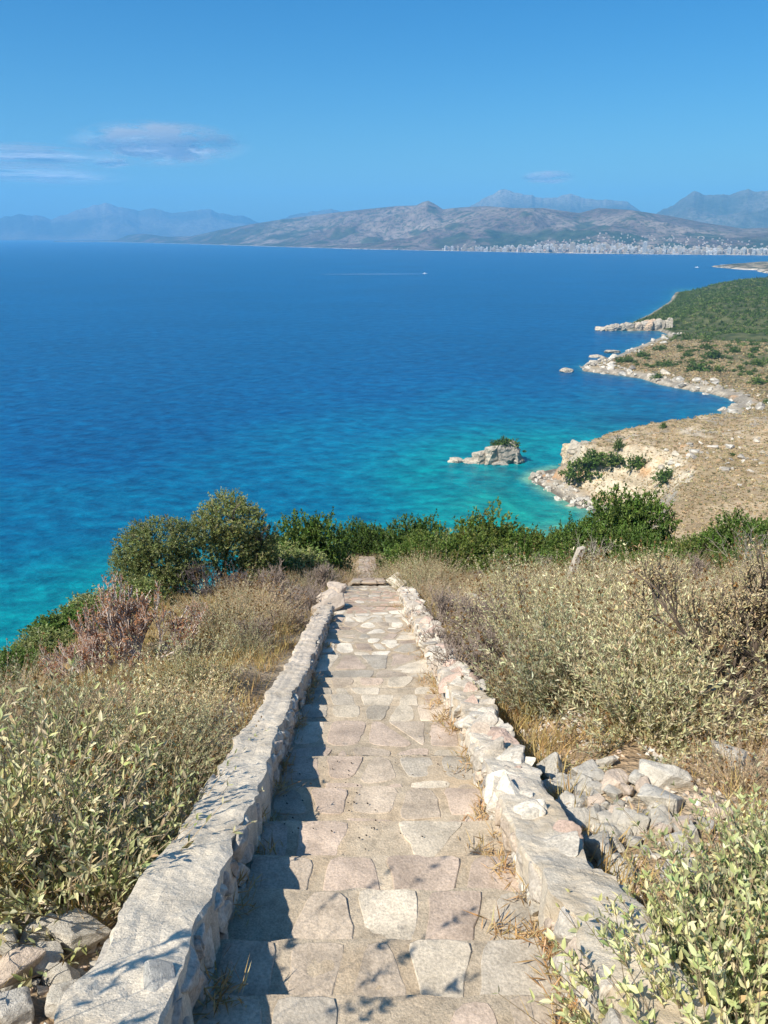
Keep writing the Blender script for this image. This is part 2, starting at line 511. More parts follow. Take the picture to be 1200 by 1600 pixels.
def crown_geo(seed, clumps, nleaf, L, W, cols, wts, g=None, shell=0.5, rng=None):
    """leaves filling a set of clumps [(centre, radii)], thick at the clump skins, open between"""
    rng = rng or np.random.default_rng(seed); g = g or Geo()
    vol = np.array([r[0] * r[1] + r[1] * r[2] for c, r in clumps]); vol = vol / vol.sum()
    for (c, r), w in zip(clumps, vol):
        n = max(6, int(nleaf * w)); r = np.array(r); c = np.array(c)
        ns = max(2, n // 12)                                     # sprays of leaves
        u = unit(rng, ns); rr = 1 - np.abs(rng.normal(size=(ns, 1))) * 0.28
        lump = 0.75 + 0.5 * fbm(u[:, 0] * 2.3 + seed, u[:, 1] * 2.3, u[:, 2] * 2.3, oct=2)[:, None]
        sp = c + u * r * np.clip(rr, 0.1, 1.0) * lump
        sd = u + np.array([0, 0, .25]) + unit(rng, ns) * 0.6
        sl = L * rng.uniform(1.5, 4.0, ns)
        rep = 12
        P = np.repeat(sp, rep, 0) + np.repeat(sd, rep, 0) * (np.repeat(sl, rep)[:, None] * rng.uniform(-.2, 1, (ns * rep, 1))) * 0.55
        Dd = np.repeat(sd, rep, 0) * 0.6 + unit(rng, ns * rep)
        cc = np.repeat(pal(rng, ns, cols, wts, 0.2), rep, 0) * (1 + rng.normal(size=(ns * rep, 1)) * 0.15)
        leaves(g, P, Dd, L * rng.uniform(.6, 1.25, ns * rep), W * rng.uniform(.7, 1.2, ns * rep), np.clip(cc, 0.004, .6), T_MID, rng)
    return g

def bush_clumps(rng, n, flat=1.0):
    cl = []
    for i in range(n):
        u = unit(rng, 1)[0]; u[2] = abs(u[2])
        p = u * np.array([.68, .68, .62 * flat]) * rng.uniform(.55, 1.0) + np.array([0, 0, .16])
        s = rng.uniform(.22, .42)
        cl.append((p, (s * 1.1, s * 1.1, s * .9)))
    cl.append((np.array([0, 0, .35]), (.55, .55, .45)))
    return cl

def leafy_bush(name, seed, ncl, nleaf, L, W, cols, wts, tall=1.0, trunk=True):
    rng = np.random.default_rng(seed); root = empty(name)
    g = Geo()
    if trunk:
        for i in range(5):
            az = i * 1.3 + rng.uniform(0, .5)
            e = np.array([math.cos(az) * .4, math.sin(az) * .4, .55 * tall])
            tube(g, [np.array([math.cos(az) * .03, math.sin(az) * .03, -.12]), e * .45 + [0, 0, .08], e], [.035, .024, .01], 5, (.14, .11, .08))
        obj('trunk', g.mesh(name + '_trunk', M_BARK), root)
    cl = bush_clumps(rng, ncl, tall)
    obj('crown', crown_geo(seed, cl, nleaf, L, W, cols, wts, rng=rng).mesh(name + '_crown', M_GREEN), root)
    return root

def rock_mesh(name, seed, npts=16, flat=0.7, sub=2, rough=0.06, mat=None, col=(.45, .42, .38), cj=0.06, bev=0.06):
    rng = np.random.default_rng(seed)
    bm = bmesh.new()
    for p in rng.uniform(-1, 1, (npts, 3)):
        q = p / max(1e-6, np.max(np.abs(p))) * rng.uniform(.75, 1.0)
        q = q * 0.5 + p / np.linalg.norm(p) * 0.5
        bm.verts.new((q[0], q[1] * .8, q[2] * flat))
    bmesh.ops.convex_hull(bm, input=bm.verts)
    for v in [v for v in bm.verts if not v.link_faces]: bm.verts.remove(v)
    if bev: bmesh.ops.bevel(bm, geom=list(bm.edges), offset=bev, segments=1, affect='EDGES', clamp_overlap=True)
    bmesh.ops.triangulate(bm, faces=bm.faces)
    for i in range(sub):
        bmesh.ops.subdivide_edges(bm, edges=[e for e in bm.edges if e.calc_length() > 0.16], cuts=1, use_grid_fill=True)
        bmesh.ops.triangulate(bm, faces=bm.faces)
    if sub: bmesh.ops.smooth_vert(bm, verts=bm.verts, factor=.22, use_axis_x=True, use_axis_y=True, use_axis_z=True)
    V = np.array([v.co[:] for v in bm.verts]); bm.verts.index_update()
    F = np.array([[v.index for v in f.verts] for f in bm.faces]); bm.free()
    nrm = V / np.linalg.norm(V, axis=1, keepdims=True)
    d = fbm(V[:, 0] * 3 + seed, V[:, 1] * 3, V[:, 2] * 3, 4, seed)[:, None] - .5
    V = V + nrm * d * rough * 4
    cn = fbm(V[:, 0] * 2, V[:, 1] * 2 + seed, V[:, 2] * 2, 3, seed + 3)[:, None]
    cc = np.array(col) * (0.75 + 0.5 * cn) * (1 + rng.normal() * cj)
    return V, F, np.clip(cc, .01, .95)

def rock(name, seed, mat=None, **kw):
    V, F, c = rock_mesh(name, seed, **kw)
    return mesh_from(name, V, F, mat or M_ROCK, c, smooth=False)

# ------------------------------------------------------------------ world, sun, camera
scene = bpy.context.scene
SUNV = Vector((-0.80, -0.66, 1.14)).normalized()
w = bpy.data.worlds.new('World'); scene.world = w; w.use_nodes = True
nt = w.node_tree; nt.nodes.clear()
wo = nt.nodes.new('ShaderNodeOutputWorld'); bg = nt.nodes.new('ShaderNodeBackground')
sky = nt.nodes.new('ShaderNodeTexSky'); sky.sky_type = 'NISHITA'; sky.sun_disc = False
sky.sun_elevation = math.asin(SUNV.z); sky.sun_rotation = math.atan2(SUNV.x, SUNV.y)
sky.altitude = 0; sky.air_density = 1.0; sky.dust_density = 1.4; sky.ozone_density = 4.0
hs = nt.nodes.new('ShaderNodeHueSaturation'); hs.inputs['Saturation'].default_value = 1.42; hs.inputs['Value'].default_value = 1.0
nt.links.new(sky.outputs[0], hs.inputs['Color']); tint = mix(nt, 1.0, hs.outputs[0], (0.62, 0.95, 1.0), 'MULTIPLY'); nt.links.new(tint, bg.inputs['Color'])
bg.inputs['Strength'].default_value = 0.085
nt.links.new(bg.outputs[0], wo.inputs['Surface'])

sun = bpy.data.lights.new('sun', 'SUN'); sun.energy = 5.0; sun.angle = R(0.53); sun.color = (1.0, 0.93, 0.80)
so = bpy.data.objects.new('sun', sun); C.objects.link(so)
so.rotation_euler = SUNV.to_track_quat('Z', 'Y').to_euler(); so.location = (-30, -20, 160)

cam = bpy.data.cameras.new('camera'); cam.sensor_width = 36; cam.lens = 36 * FPX / 1600
cam.clip_start = 0.05; cam.clip_end = 80000
co = bpy.data.objects.new('camera', cam); C.objects.link(co)
co.location = (0, 0, EYE); co.rotation_euler = (math.pi / 2 - PITCH, 0, 0)
scene.camera = co
scene.view_settings.view_transform = 'Standard'; scene.view_settings.look = 'None'
scene.view_settings.exposure = 0.58; scene.view_settings.gamma = 1
scene.cycles.max_bounces = 6; scene.cycles.transparent_max_bounces = 8; scene.cycles.volume_bounces = 2
scene.cycles.use_denoising = True

# ------------------------------------------------------------------ terrain sheet
def build_terrain():
    ang = np.concatenate([np.arange(-180, -60, 4), np.arange(-60, -32, 2), np.arange(-32, 4, 0.8), np.arange(4, 33, 0.18), np.arange(33, 60, 1.5), np.arange(60, 180, 4)])
    ang = R(1) * ang
    rad = np.concatenate([0.35 * (60 / 0.35) ** (np.arange(170) / 170), np.arange(60, 300, 2.6), np.arange(300, 440, 1.15), np.arange(440, 760, 3), np.arange(760, 1850, 5)])
    A, Rr = np.meshgrid(ang, rad)
    X = Rr * np.sin(A); Y = Rr * np.cos(A)
    Z = land_z(X, Y)
    na, nr = len(ang), len(rad)
    V = np.stack([X, Y, Z], -1).reshape(-1, 3)
    V = np.concatenate([V, [[0, 0, float(land_z(np.array([0.]), np.array([0.]))[0])]]])
    i = np.arange(nr - 1)[:, None] * na; j = np.arange(na)[None]; k = (j + 1) % na
    Q = np.stack([i + j, i + na + j, i + na + k, i + k], -1).reshape(-1, 4)
    T = np.stack([np.full(na, len(V) - 1), np.arange(na), (np.arange(na) + 1) % na], -1)
    x, y, z = V[:, 0], V[:, 1], V[:, 2]
    r = np.hypot(x, y); sd = signed_dist(x, y)
    # slope
    gx = (land_z(x + 0.8, y) - land_z(x - 0.8, y)) / 1.6; gy = (land_z(x, y + 0.8) - land_z(x, y - 0.8)) / 1.6
    slope = np.hypot(gx, gy)
    def L(a, b, t): return np.asarray(a) * (1 - t[:, None]) + np.asarray(b) * t[:, None]
    n1 = fbm(x / 7, y / 7, s=71, oct=4); n2 = fbm(x / 40, y / 40, s=72, oct=4); n3 = fbm(x * 1.5, y * 1.5, s=73, oct=4)
    soil = L((.34, .24, .15), (.46, .38, .28), sstep(.4, .7, n3))
    scrub = L((.17, .14, .08), (.30, .23, .13), sstep(.3, .7, n1))
    c = L(soil, scrub, sstep(25, 70, r))
    straw = L((.33, .245, .15), (.43, .335, .22), sstep(.35, .65, n1))
    straw = L(straw, (.26, .19, .10), sstep(.55, .8, n2) * .6)
    fld = sstep(165, 195, y - 0.0 * x) * sstep(60, 90, x) * sstep(470, 440, y)
    c = L(c, straw, fld)
    h2 = sstep(445, 480, y)
    brown = L((.19, .15, .085), (.31, .24, .145), sstep(.35, .65, n1))
    green = L((.05, .065, .025), (.11, .115, .05), sstep(.35, .65, n1))
    gm = sstep(60, 190, sd + (n2 - .5) * 240) * sstep(480, 800, y)
    gm = np.maximum(gm, sstep(-40, 40, y - 965 + np.clip(x - 330, 0, 200) * 1.15 + (fbm(x / 70, y / 70, s=75, oct=3) - .5) * 260))
    c = L(c, L(brown, green, gm), h2)
    rockc = L((.27, .235, .19), (.44, .38, .30), sstep(.3, .7, n1))
    rk = np.where(y > 440, sstep(24, 8, sd + (n1 - .5) * 34), sstep(16, 9, sd + (n1 - .5) * 8))
    rk = np.maximum(rk, sstep(.55, .9, slope) * (r > 200) * (y < 470))
    rk = np.where(y > 985, rk * sstep(7, 3, sd), rk); rk = np.maximum(rk, sstep(.7, 1.1, slope) * (y >= 470))
    rk = np.maximum(rk, fld * sstep(.60, .70, fbm(x / 11, y / 11, s=77, oct=5)) * sstep(330, 370, y) * .8)
    c = L(c, rockc, rk)
    lay = fbm(z * .9 + n2 * 3, x * .02, y * .02, 4, 78); cream = L((.36, .29, .20), (.56, .47, .345), sstep(.35, .6, lay * .6 + n1 * .4))
    cw = sstep(75, 45, np.hypot(x - 122, y - 358)) * sstep(.42, .75, slope) * (z > 2) * sstep(385, 362, y + (n1 - .5) * 20)
    c = L(c, cream, cw)
    org = sstep(.60, .72, fbm(x / 14, y / 14, z / 9, 4, 79)) * np.clip(rk + cw, 0, 1) * (z > 1.5) * .75 * (r < 700)
    c = L(c, (.50, .27, .12), org)
    c = L(c, (.42, .38, .27), sstep(0, -2, z))
    wet = sstep(0.9, 0.25, z) * (z > -1) * .55
    c = c * (1 - wet[:, None])
    return tag(obj('hillside', mesh_from('hillside', V, [Q, T], M_TERR, c, smooth=True)), 'dry Mediterranean hillside falling to a rocky coast', None, None, 'structure')
build_terrain()

# ------------------------------------------------------------------ sea
def build_sea():
    ang = R(1) * np.concatenate([np.arange(-180, -60, 4), np.arange(-60, -34, 1.5), np.arange(-34, 36, 0.4), np.arange(36, 60, 1.5), np.arange(60, 180, 4)])
    rad = np.concatenate([np.arange(90, 900, 5.0), 900 * (25000 / 900) ** (np.arange(1, 90) / 89)])
    A, Rr = np.meshgrid(ang, rad)
    X = (Rr * np.sin(A)).ravel(); Y = (Rr * np.cos(A)).ravel()
    na, nr = len(ang), len(rad)
    V = np.stack([X, Y, np.zeros_like(X)], -1)
    i = np.arange(nr - 1)[:, None] * na; j = np.arange(na)[None]; k = (j + 1) % na
    Q = np.stack([i + j, i + na + j, i + na + k, i + k], -1).reshape(-1, 4)
    dsh = -signed_dist(X, Y)
    near = CP[1:20]
    dn = np.full(len(X), 1e9)
    for a, b in zip(near[:-1], near[1:]):
        e = b - a; t = np.clip(((X - a[0]) * e[0] + (Y - a[1]) * e[1]) / (e @ e), 0, 1)
        dn = np.minimum(dn, np.hypot(X - a[0] - t * e[0], Y - a[1] - t * e[1]))
    wob = (fbm(X / 60, Y / 60, s=81, oct=4) - .5)
    dn = dn * (1 + .6 * wob); ds = np.clip(dsh, 0, None) * (1 + .8 * wob)
    cove = np.hypot((X - 60) / 1.3, Y - 290)
    deep = np.array([.0001, .070, .190]); blue = np.array([.0002, .106, .210]); teal = np.array([.0008, .170, .205]); turq = np.array([.008, .24, .205]); sand = np.array([.14, .33, .22])
    def L(a, b, t): return a * (1 - t[:, None]) + b * t[:, None]
    c = np.tile(deep, (len(X), 1))
    c = L(c, blue, sstep(270, 110, dn))
    c = L(c, teal, sstep(140, 50, dn))
    c = L(c, turq, sstep(95, 40, cove + 40 * wob) * sstep(95, 30, dn))
    c = L(c, teal * np.array([1, .9, .9]), np.exp(-ds / 16) * np.where(Y > 420, .35, .8))
    c = L(c, sand, sstep(9, 1, ds) * np.where(Y > 420, .12, .7))
    c = L(c, sand * 0.8, sstep(34, 8, np.hypot(X - 80, Y - 293)) * .6)
    # dark weed on the sea bed inside the far bay
    wd = sstep(.52, .66, fbm(X / 26, Y / 26, s=88, oct=3)) * sstep(60, 25, np.hypot((X - 190) / 1.6, Y - 520)) * .55
    c = L(c, np.array([.002, .05, .12]), wd)
    m, nt, out = new_mat('sea_water')
    ca = attr(nt)
    tc = N(nt, 'ShaderNodeTexCoord')
    mp = N(nt, 'ShaderNodeMapping'); nt.links.new(tc.outputs['Object'], mp.inputs['Vector'])
    mp.inputs['Rotation'].default_value = (0, 0, R(25)); mp.inputs['Scale'].default_value = (0.75, 1.0, 1.0)
    v = mp.outputs['Vector']
    n1 = noise(nt, 0.115, 6, .72, vec=v); n2 = noise(nt, 0.05, 4, .55, vec=v); n4 = noise(nt, 0.006, 5, .6, vec=v)
    n3 = noise(nt, 0.9, 3, .6, vec=v)
    g = ramp(nt, n4, [(0.3, (.86,) * 3), (0.7, (1.14,) * 3)])
    ca = mix(nt, 1.0, ca, g, 'MULTIPLY')
    g = ramp(nt, n1, [(0.34, (.40, .52, .62)), (0.5, (1, 1, 1)), (0.66, (2.2, 1.6, 1.4))])
    ca = mix(nt, 1.0, ca, g, 'MULTIPLY')
    cap = N(nt, 'ShaderNodeMath', operation='MULTIPLY'); nt.links.new(n1, cap.inputs[0]); nt.links.new(n2, cap.inputs[1])
    s = ramp(nt, cap.outputs[0], [(0.455, (0, 0, 0)), (0.475, (1, 1, 1))])
    ca = mix(nt, s, ca, (.4, .5, .55))
    b = bump(nt, n2, 0.9, 2.0); b = bump(nt, n1, 0.9, 1.2, b); b = bump(nt, n3, 0.6, 0.25, b)
    p = principled(nt, out, ca, 0.32, 0.14, b)
    return tag(obj('sea', mesh_from('sea', V, Q, m, c, smooth=True)), None, None, None, 'structure')
build_sea()

# ------------------------------------------------------------------ far land
def table(pts):
    pts = sorted(pts); return np.array([p[0] for p in pts], float), np.array([p[1] for p in pts], float)
def sky_tab(pts):
    a, t = [], []
    for px, py in pts:
        d = ray(px, py); a.append(math.atan2(d[0], d[1])); t.append(d[2] / math.hypot(d[0], d[1]))
    return np.array(a), np.array(t)
def foot_tab(pts):
    a, t = [], []
    for px, py in pts:
        x, y = sea_pt(px, py); a.append(math.atan2(x, y)); t.append(math.hypot(x, y))
    return np.array(a), np.array(t)

S1 = sky_tab([(150, 377), (183, 374.5), (200, 367), (225, 365), (262, 370), (300, 369), (340, 360), (400, 349), (440, 343), (500, 335), (560, 328), (620, 322), (650, 321),
              (660, 316), (669, 313.5), (680, 319), (692, 327), (720, 324), (760, 322), (800, 325), (850, 325), (905, 333), (935, 325), (985, 328), (1050, 338), (1100, 348),
              (1135, 353), (1160, 357), (1200, 356), (1300, 345), (1500, 330)])
F1 = foot_tab([(150, 377.8), (183, 378.2), (250, 380), (350, 383), (450, 386), (550, 389), (650, 391), (750, 393), (850, 395), (950, 396.5), (1050, 397.5), (1200, 399), (1300, 400), (1500, 402)])
def range1(a, t):
    """t: 0 shore .. 1 ridge .. 2 back foot"""
    r0 = np.interp(a, *F1); dep = np.interp(a, [-.38, -.30, -.1, .1, .5], [500, 1600, 3000, 2900, 2600])
    r = r0 + dep * t
    zr = np.interp(a, *S1) * (r0 + dep) + EYE
    zr = np.maximum(zr, 4)
    x = r * np.sin(a); y = r * np.cos(a)
    n = fbm(x / 700, y / 700, s=91, oct=6); ridg = 1 - np.abs(2 * fbm(x / 900, y / 900, s=95, oct=5) - 1)
    f = np.where(t < 1, 0.30 * t + 0.70 * sstep(0.12, 1.02, t), 1 - sstep(1.0, 2.0, t))
    z = zr * f + zr * (0.60 * (n - .5) + 0.65 * (ridg - .75)) * np.clip(np.sin(np.clip(t, 0, 1) * math.pi), 0, 1)
    z = np.where(t < 1, np.minimum(z, EYE + (zr - EYE) * (r / (r0 + dep)) - 4 * (1 - t)), z)   # keeps the crest the crest
    z = np.maximum(z, 2.5 * sstep(0, .01, t) + 14 * np.minimum(t, .3))
    z = np.where(t <= 0, -3, z)
    return x, y, z
def build_range1():
    a = np.linspace(-.385, .60, 560); t = np.concatenate([[0], np.linspace(.002, 1, 130), np.linspace(1.06, 2, 14)])
    A, T = np.meshgrid(a, t); x, y, z = range1(A, T)
    na, nt_ = len(a), len(t)
    V = np.stack([x, y, z], -1).reshape(-1, 3)
    i = np.arange(nt_ - 1)[:, None] * na; j = np.arange(na - 1)[None]
    Q = np.stack([i + j, i + j + 1, i + na + j + 1, i + na + j], -1).reshape(-1, 4)
    x, y, tt, aa = V[:, 0], V[:, 1], T.ravel(), A.ravel()
    n1 = fbm(x / 160, y / 160, s=101, oct=5); n2 = fbm(x / 600, y / 600, s=102, oct=5)
    def L(p, q, f): return np.asarray(p) * (1 - f[:, None]) + np.asarray(q) * f[:, None]
    c = L((.13, .10, .085), (.25, .20, .165), sstep(.35, .65, n2))
    c = L(c, (.055, .07, .035), sstep(.50, .62, n1 + .25 * (n2 - .5) - .16 * sstep(.2, .9, tt)) * .9)
    dark = sstep(.12, .18, tt + .2 * (n2 - .5)) * sstep(.50, .36, tt + .2 * (n2 - .5)) * sstep(.05, .12, aa) 
    c = L(c, (.04, .06, .03), dark * sstep(.42, .54, n1) * .95)
    c = L(c, (.04, .055, .028), sstep(-.05, -.22, aa) * sstep(.30, .48, n1) * .92)
    c = L(c, (.58, .52, .44), sstep(.012, .004, tt))
    tag(obj('town_hills', mesh_from('town_hills', V, Q, M_FAR, c, smooth=True)), None, None, None, 'structure')
def far_mat():
    m, nt, out = new_mat('far_land')
    c = attr(nt); n = noise(nt, 0.012, 8, .75)
    g = ramp(nt, n, [(0.32, (.45,) * 3), (0.5, (1, 1, 1)), (0.68, (1.45,) * 3)])
    n5 = noise(nt, 0.022, 5, .75); sp = ramp(nt, n5, [(.50, (0, 0, 0)), (.57, (.85,) * 3)]); c = mix(nt, sp, c, (.06, .07, .04))
    c = mix(nt, 1.0, c, g, 'MULTIPLY')
    principled(nt, out, c, .95, .05, bump(nt, n, .8, 30))
    return m
M_FAR = far_mat()
build_range1()

def mountain(name, pts, dist, depth, seed, cols, base=0):
    Sa, St = sky_tab(pts)
    a = np.linspace(Sa[0], Sa[-1], 420); t = np.linspace(0, 2, 90)
    A, T = np.meshgrid(a, t)
    r = dist + depth * (T - 1)
    zr = (np.interp(A, Sa, St) * dist + EYE)
    x = r * np.sin(A); y = r * np.cos(A)
    zr = zr + (fbm(A * 160, A * 0, s=seed, oct=4) - .5) * 60 * sstep(60, 300, zr)
    rid = 1 - np.abs(2 * fbm(x / 1800, y / 1800, s=seed, oct=6) - 1)
    f = np.where(T < 1, T ** 1.15, 1 - sstep(1, 2, T))
    z = zr * f + zr * .6 * (rid - .8) * np.clip(np.sin(np.clip(T, 0, 1) * math.pi), 0, 1)
    z = np.where(T < 1, np.minimum(z, EYE + (zr - EYE) * (r / dist) - 6 * (1 - T)), z)
    z = np.maximum(z, -2)
    na, nt_ = len(a), len(t)
    V = np.stack([x, y, z], -1).reshape(-1, 3)
    i = np.arange(nt_ - 1)[:, None] * na; j = np.arange(na - 1)[None]
    Q = np.stack([i + j, i + j + 1, i + na + j + 1, i + na + j], -1).reshape(-1, 4)
    n = sstep(.35, .65, fbm(V[:, 0] / 900, V[:, 1] / 900, s=seed + 5, oct=5))[:, None]
    hi = sstep(500, 1000, V[:, 2])[:, None]
    c = np.array(cols[0]) * (1 - n) + np.array(cols[1]) * n
    c = c * (1 - hi * .6) + np.array(cols[2]) * hi * .6
    tag(obj(name, mesh_from(name, V, Q, M_FAR, c, smooth=True)), None, None, None, 'structure')
GREYM = [(.05, .06, .05), (.14, .13, .11), (.36, .33, .29)]
mountain('mountain_range', [(690, 345), (735, 322), (760, 308), (775, 300), (787, 296), (800, 299), (815, 302), (850, 310), (880, 306), (893, 303), (912, 309), (930, 312), (955, 313), (980, 316), (1000, 329), (1015, 345)], 17000, 2600, 111, GREYM)
mountain('mountain_range', [(985, 350), (1030, 331), (1060, 315), (1075, 303), (1085, 299), (1095, 302), (1110, 306), (1140, 303), (1158, 299), (1170, 297), (1185, 300), (1200, 297), (1260, 285), (1340, 300), (1450, 330), (1600, 360)], 14500, 3200, 121, GREYM)
mountain('mountain_range', [(-420, 350), (-250, 325), (-120, 345), (0, 340), (30, 335), (60, 337), (80, 342), (110, 333), (140, 322), (165, 317.5), (185, 323), (215, 329), (240, 325), (265, 333), (300, 330), (325, 326), (345, 334), (380, 338), (405, 347), (430, 362)], 21500, 2400, 131, GREYM)
mountain('mountain_range', [(385, 364), (420, 350), (455, 336), (490, 330), (515, 327), (540, 332), (600, 345), (640, 360)], 19500, 2200, 141, GREYM)

# low headland in front of the town
def low_headland(tip, pts, hmax, seed):
    P = np.array([sea_pt(*p) for p in pts])
    x0, y0 = P.min(0) - 20; x1, y1 = P.max(0) + 20
    gx = np.linspace(x0, x1, 110); gy = np.linspace(y0, y1, 90)
    X, Y = np.meshgrid(gx, gy); sd = signed_dist(X, Y, P).reshape(X.shape)
    sd = sd + (fbm(X / 70, Y / 70, s=seed, oct=4) - .5) * 30
    Z = np.where(sd > 0, np.minimum(hmax, 3 * sstep(0, 8, sd) + sd * .085) + (fbm(X / 60, Y / 60, s=seed) - .5) * 7 * sstep(5, 60, sd), -2)
    V = np.stack([X, Y, Z], -1).reshape(-1, 3)
    na = len(gx); i = np.arange(len(gy) - 1)[:, None] * na; j = np.arange(na - 1)[None]
    Q = np.stack([i + j, i + j + 1, i + na + j + 1, i + na + j], -1).reshape(-1, 4)
    n = fbm(V[:, 0] / 35, V[:, 1] / 35, s=seed + 2, oct=4)
    k = sstep(.48, .60, n)[:, None]; c = np.array((.33, .27, .19)) * (1 - k) + np.array((.10, .10, .06)) * k
    sh = sstep(28, 10, sd.ravel())[:, None]; c = c * (1 - sh) + np.array((.58, .50, .41)) * sh
    tag(obj('headland', mesh_from('headland', V, Q, M_FAR, c, smooth=True)), None, None, None, 'structure')
low_headland(None, [(1112, 416.5), (1130, 419), (1160, 421.5), (1182, 422), (1186, 425), (1205, 428), (1330, 434), (1420, 408), (1210, 409), (1150, 413)], 26, 151)

# ------------------------------------------------------------------ haze
def build_haze():
    x, y0, y1, z0, z1 = 26500, -2500, 26500, -9.0, 1420.0
    V = [(sx * x, yy, zz) for zz in (z0, z1) for yy in (y0, y1) for sx in (-1, 1)]
    Fq = [(0, 2, 3, 1), (4, 5, 7, 6), (0, 1, 5, 4), (2, 6, 7, 3), (0, 4, 6, 2), (1, 3, 7, 5)]
    m, nt, out = new_mat('haze')
    p = N(nt, 'ShaderNodeVolumePrincipled')
    p.inputs['Color'].default_value = (0.21, 0.60, 1.0, 1); p.inputs['Density'].default_value = 0.60e-4; p.inputs['Anisotropy'].default_value = 0.0
    nt.links.new(p.outputs[0], out.inputs['Volume'])
    tag(obj('haze', mesh_from('haze', V, [np.array(Fq)], m)), 'thin blue summer haze over the sea', None, None, 'stuff')
build_haze()

# ------------------------------------------------------------------ stairway
NOSE_D = [2.51, 2.85, 3.23, 3.55, 3.96, 4.45, 5.03, 5.89, 6.41, 6.81, 7.07, 7.53, 8.73, 9.54, 10.75, 11.5, 12.1, 13.5, 16.3, 17.7]
NY = [nose(d)[0] for d in NOSE_D]
NY = [NY[0] - .36 * k for k in range(8, 0, -1)] + NY
HW = 0.62
PINK = (.49, .385, .305); GREYS = (.43, .375, .305); CREAMS = (.57, .49, .385); TAN = (.49, .40, .31)

def clip_poly(P, n, d):
    """keep the side n.x <= d"""
    out = []
    for i in range(len(P)):
        a, b = P[i], P[(i + 1) % len(P)]
        da, db = n @ a - d, n @ b - d
        if da <= 0: out.append(a)
        if (da < 0) != (db < 0) and abs(da - db) > 1e-9:
            out.append(a + (b - a) * (da / (da - db)))
    return out

def cells(rng, x0, x1, y0, y1, nx, ny, jit=0.36):
    """irregular stones filling a rectangle"""
    S = []
    for j in range(ny):
        off = rng.uniform(-.2, .2)
        for i in range(nx):
            S.append((x0 + (i + .5 + off + rng.uniform(-jit, jit)) * (x1 - x0) / nx, y0 + (j + .5 + rng.uniform(-jit, jit) * .8) * (y1 - y0) / ny))
    S = np.array(S); out = []
    for i in range(len(S)):
        P = [np.array(p) for p in ((x0, y0), (x1, y0), (x1, y1), (x0, y1))]
        for j in range(len(S)):
            if i == j: continue
            n = S[j] - S[i]; L = np.linalg.norm(n); n = n / L
            P = clip_poly(P, n, n @ (S[i] + S[j]) / 2)
            if len(P) < 3: break
        if len(P) >= 3: out.append(np.array(P))
    return out

def shrink_round(P, gap, rng, wob):
    """inset a polygon, resample it and roughen its outline"""
    c = P.mean(0)
    n = len(P); Q = [np.array(p) for p in P]
    area = sum(P[i][0] * P[(i + 1) % n][1] - P[(i + 1) % n][0] * P[i][1] for i in range(n))
    s = 1 if area > 0 else -1
    poly = [p.copy() for p in P]
    for i in range(n):
        e = P[(i + 1) % n] - P[i]; L = np.linalg.norm(e)
        if L < 1e-6: continue
        nr = np.array([e[1], -e[0]]) / L * s
        poly = clip_poly(poly, nr, nr @ P[i] - gap)
        if len(poly) < 3: return None
    poly = np.array(poly)
    pts = []
    m = len(poly)
    for i in range(m):
        a, b = poly[i], poly[(i + 1) % m]; L = np.linalg.norm(b - a); k = max(2, int(L / .045))
        for q in range(k): pts.append(a + (b - a) * q / k)
    pts = np.array(pts)
    for it in range(1): pts = .25 * np.roll(pts, 1, 0) + .5 * pts + .25 * np.roll(pts, -1, 0)
    d = (fbm(pts[:, 0] * 14, pts[:, 1] * 14, s=int(rng.integers(1, 999)), oct=3) - .5)[:, None]
    v = pts - pts.mean(0); v /= np.linalg.norm(v, axis=1, keepdims=True) + 1e-9
    return pts + v * d * wob

def flag(g, P, zf, h, col, rng, bev=.0035):
    """one flagstone: outline ring down in the bed, bevelled rim, relief on top"""
    n = len(P); c = P.mean(0)
    rings = [(1.0, -.03), (1.0, h - bev), (None, h)]
    V = []
    v = P - c; L = np.linalg.norm(v, axis=1, keepdims=True)
    k1 = P - v / (L + 1e-9) * np.minimum(bev * 1.3, L * .3)
    r2 = c + (k1 - c) * .62; r3 = c + (k1 - c) * .28
    tilt = rng.normal(size=2) * .006
    s = int(rng.integers(1, 999))
    def zt(Q): return (fbm(Q[:, 0] * 7, Q[:, 1] * 7, s=s, oct=4) - .5) * .013 + (Q - c) @ tilt
    for Q, dz in ((P, -.04), (P, h - bev), (k1, h), (r2, h + .001), (r3, h + .001), (c[None], h)):
        z = zf(Q[:, 0], Q[:, 1]) + dz + (zt(Q) if dz > 0 else 0)
        V.append(np.column_stack([Q, z]))
    V = np.concatenate(V)
    i = np.arange(n); k = (i + 1) % n; Qd = []
    for a in range(4): Qd.append(np.stack([a * n + i, a * n + k, (a + 1) * n + k, (a + 1) * n + i], -1))
    T = np.stack([4 * n + i, 4 * n + k, np.full(n, 5 * n)], -1)
    cn = fbm(V[:, 0] * 5, V[:, 1] * 5, s=s + 7, oct=4)[:, None]
    g.add(V, T=T, Q=np.concatenate(Qd), col=np.clip(np.array(col) * (.66 + .68 * cn), 0, 1))

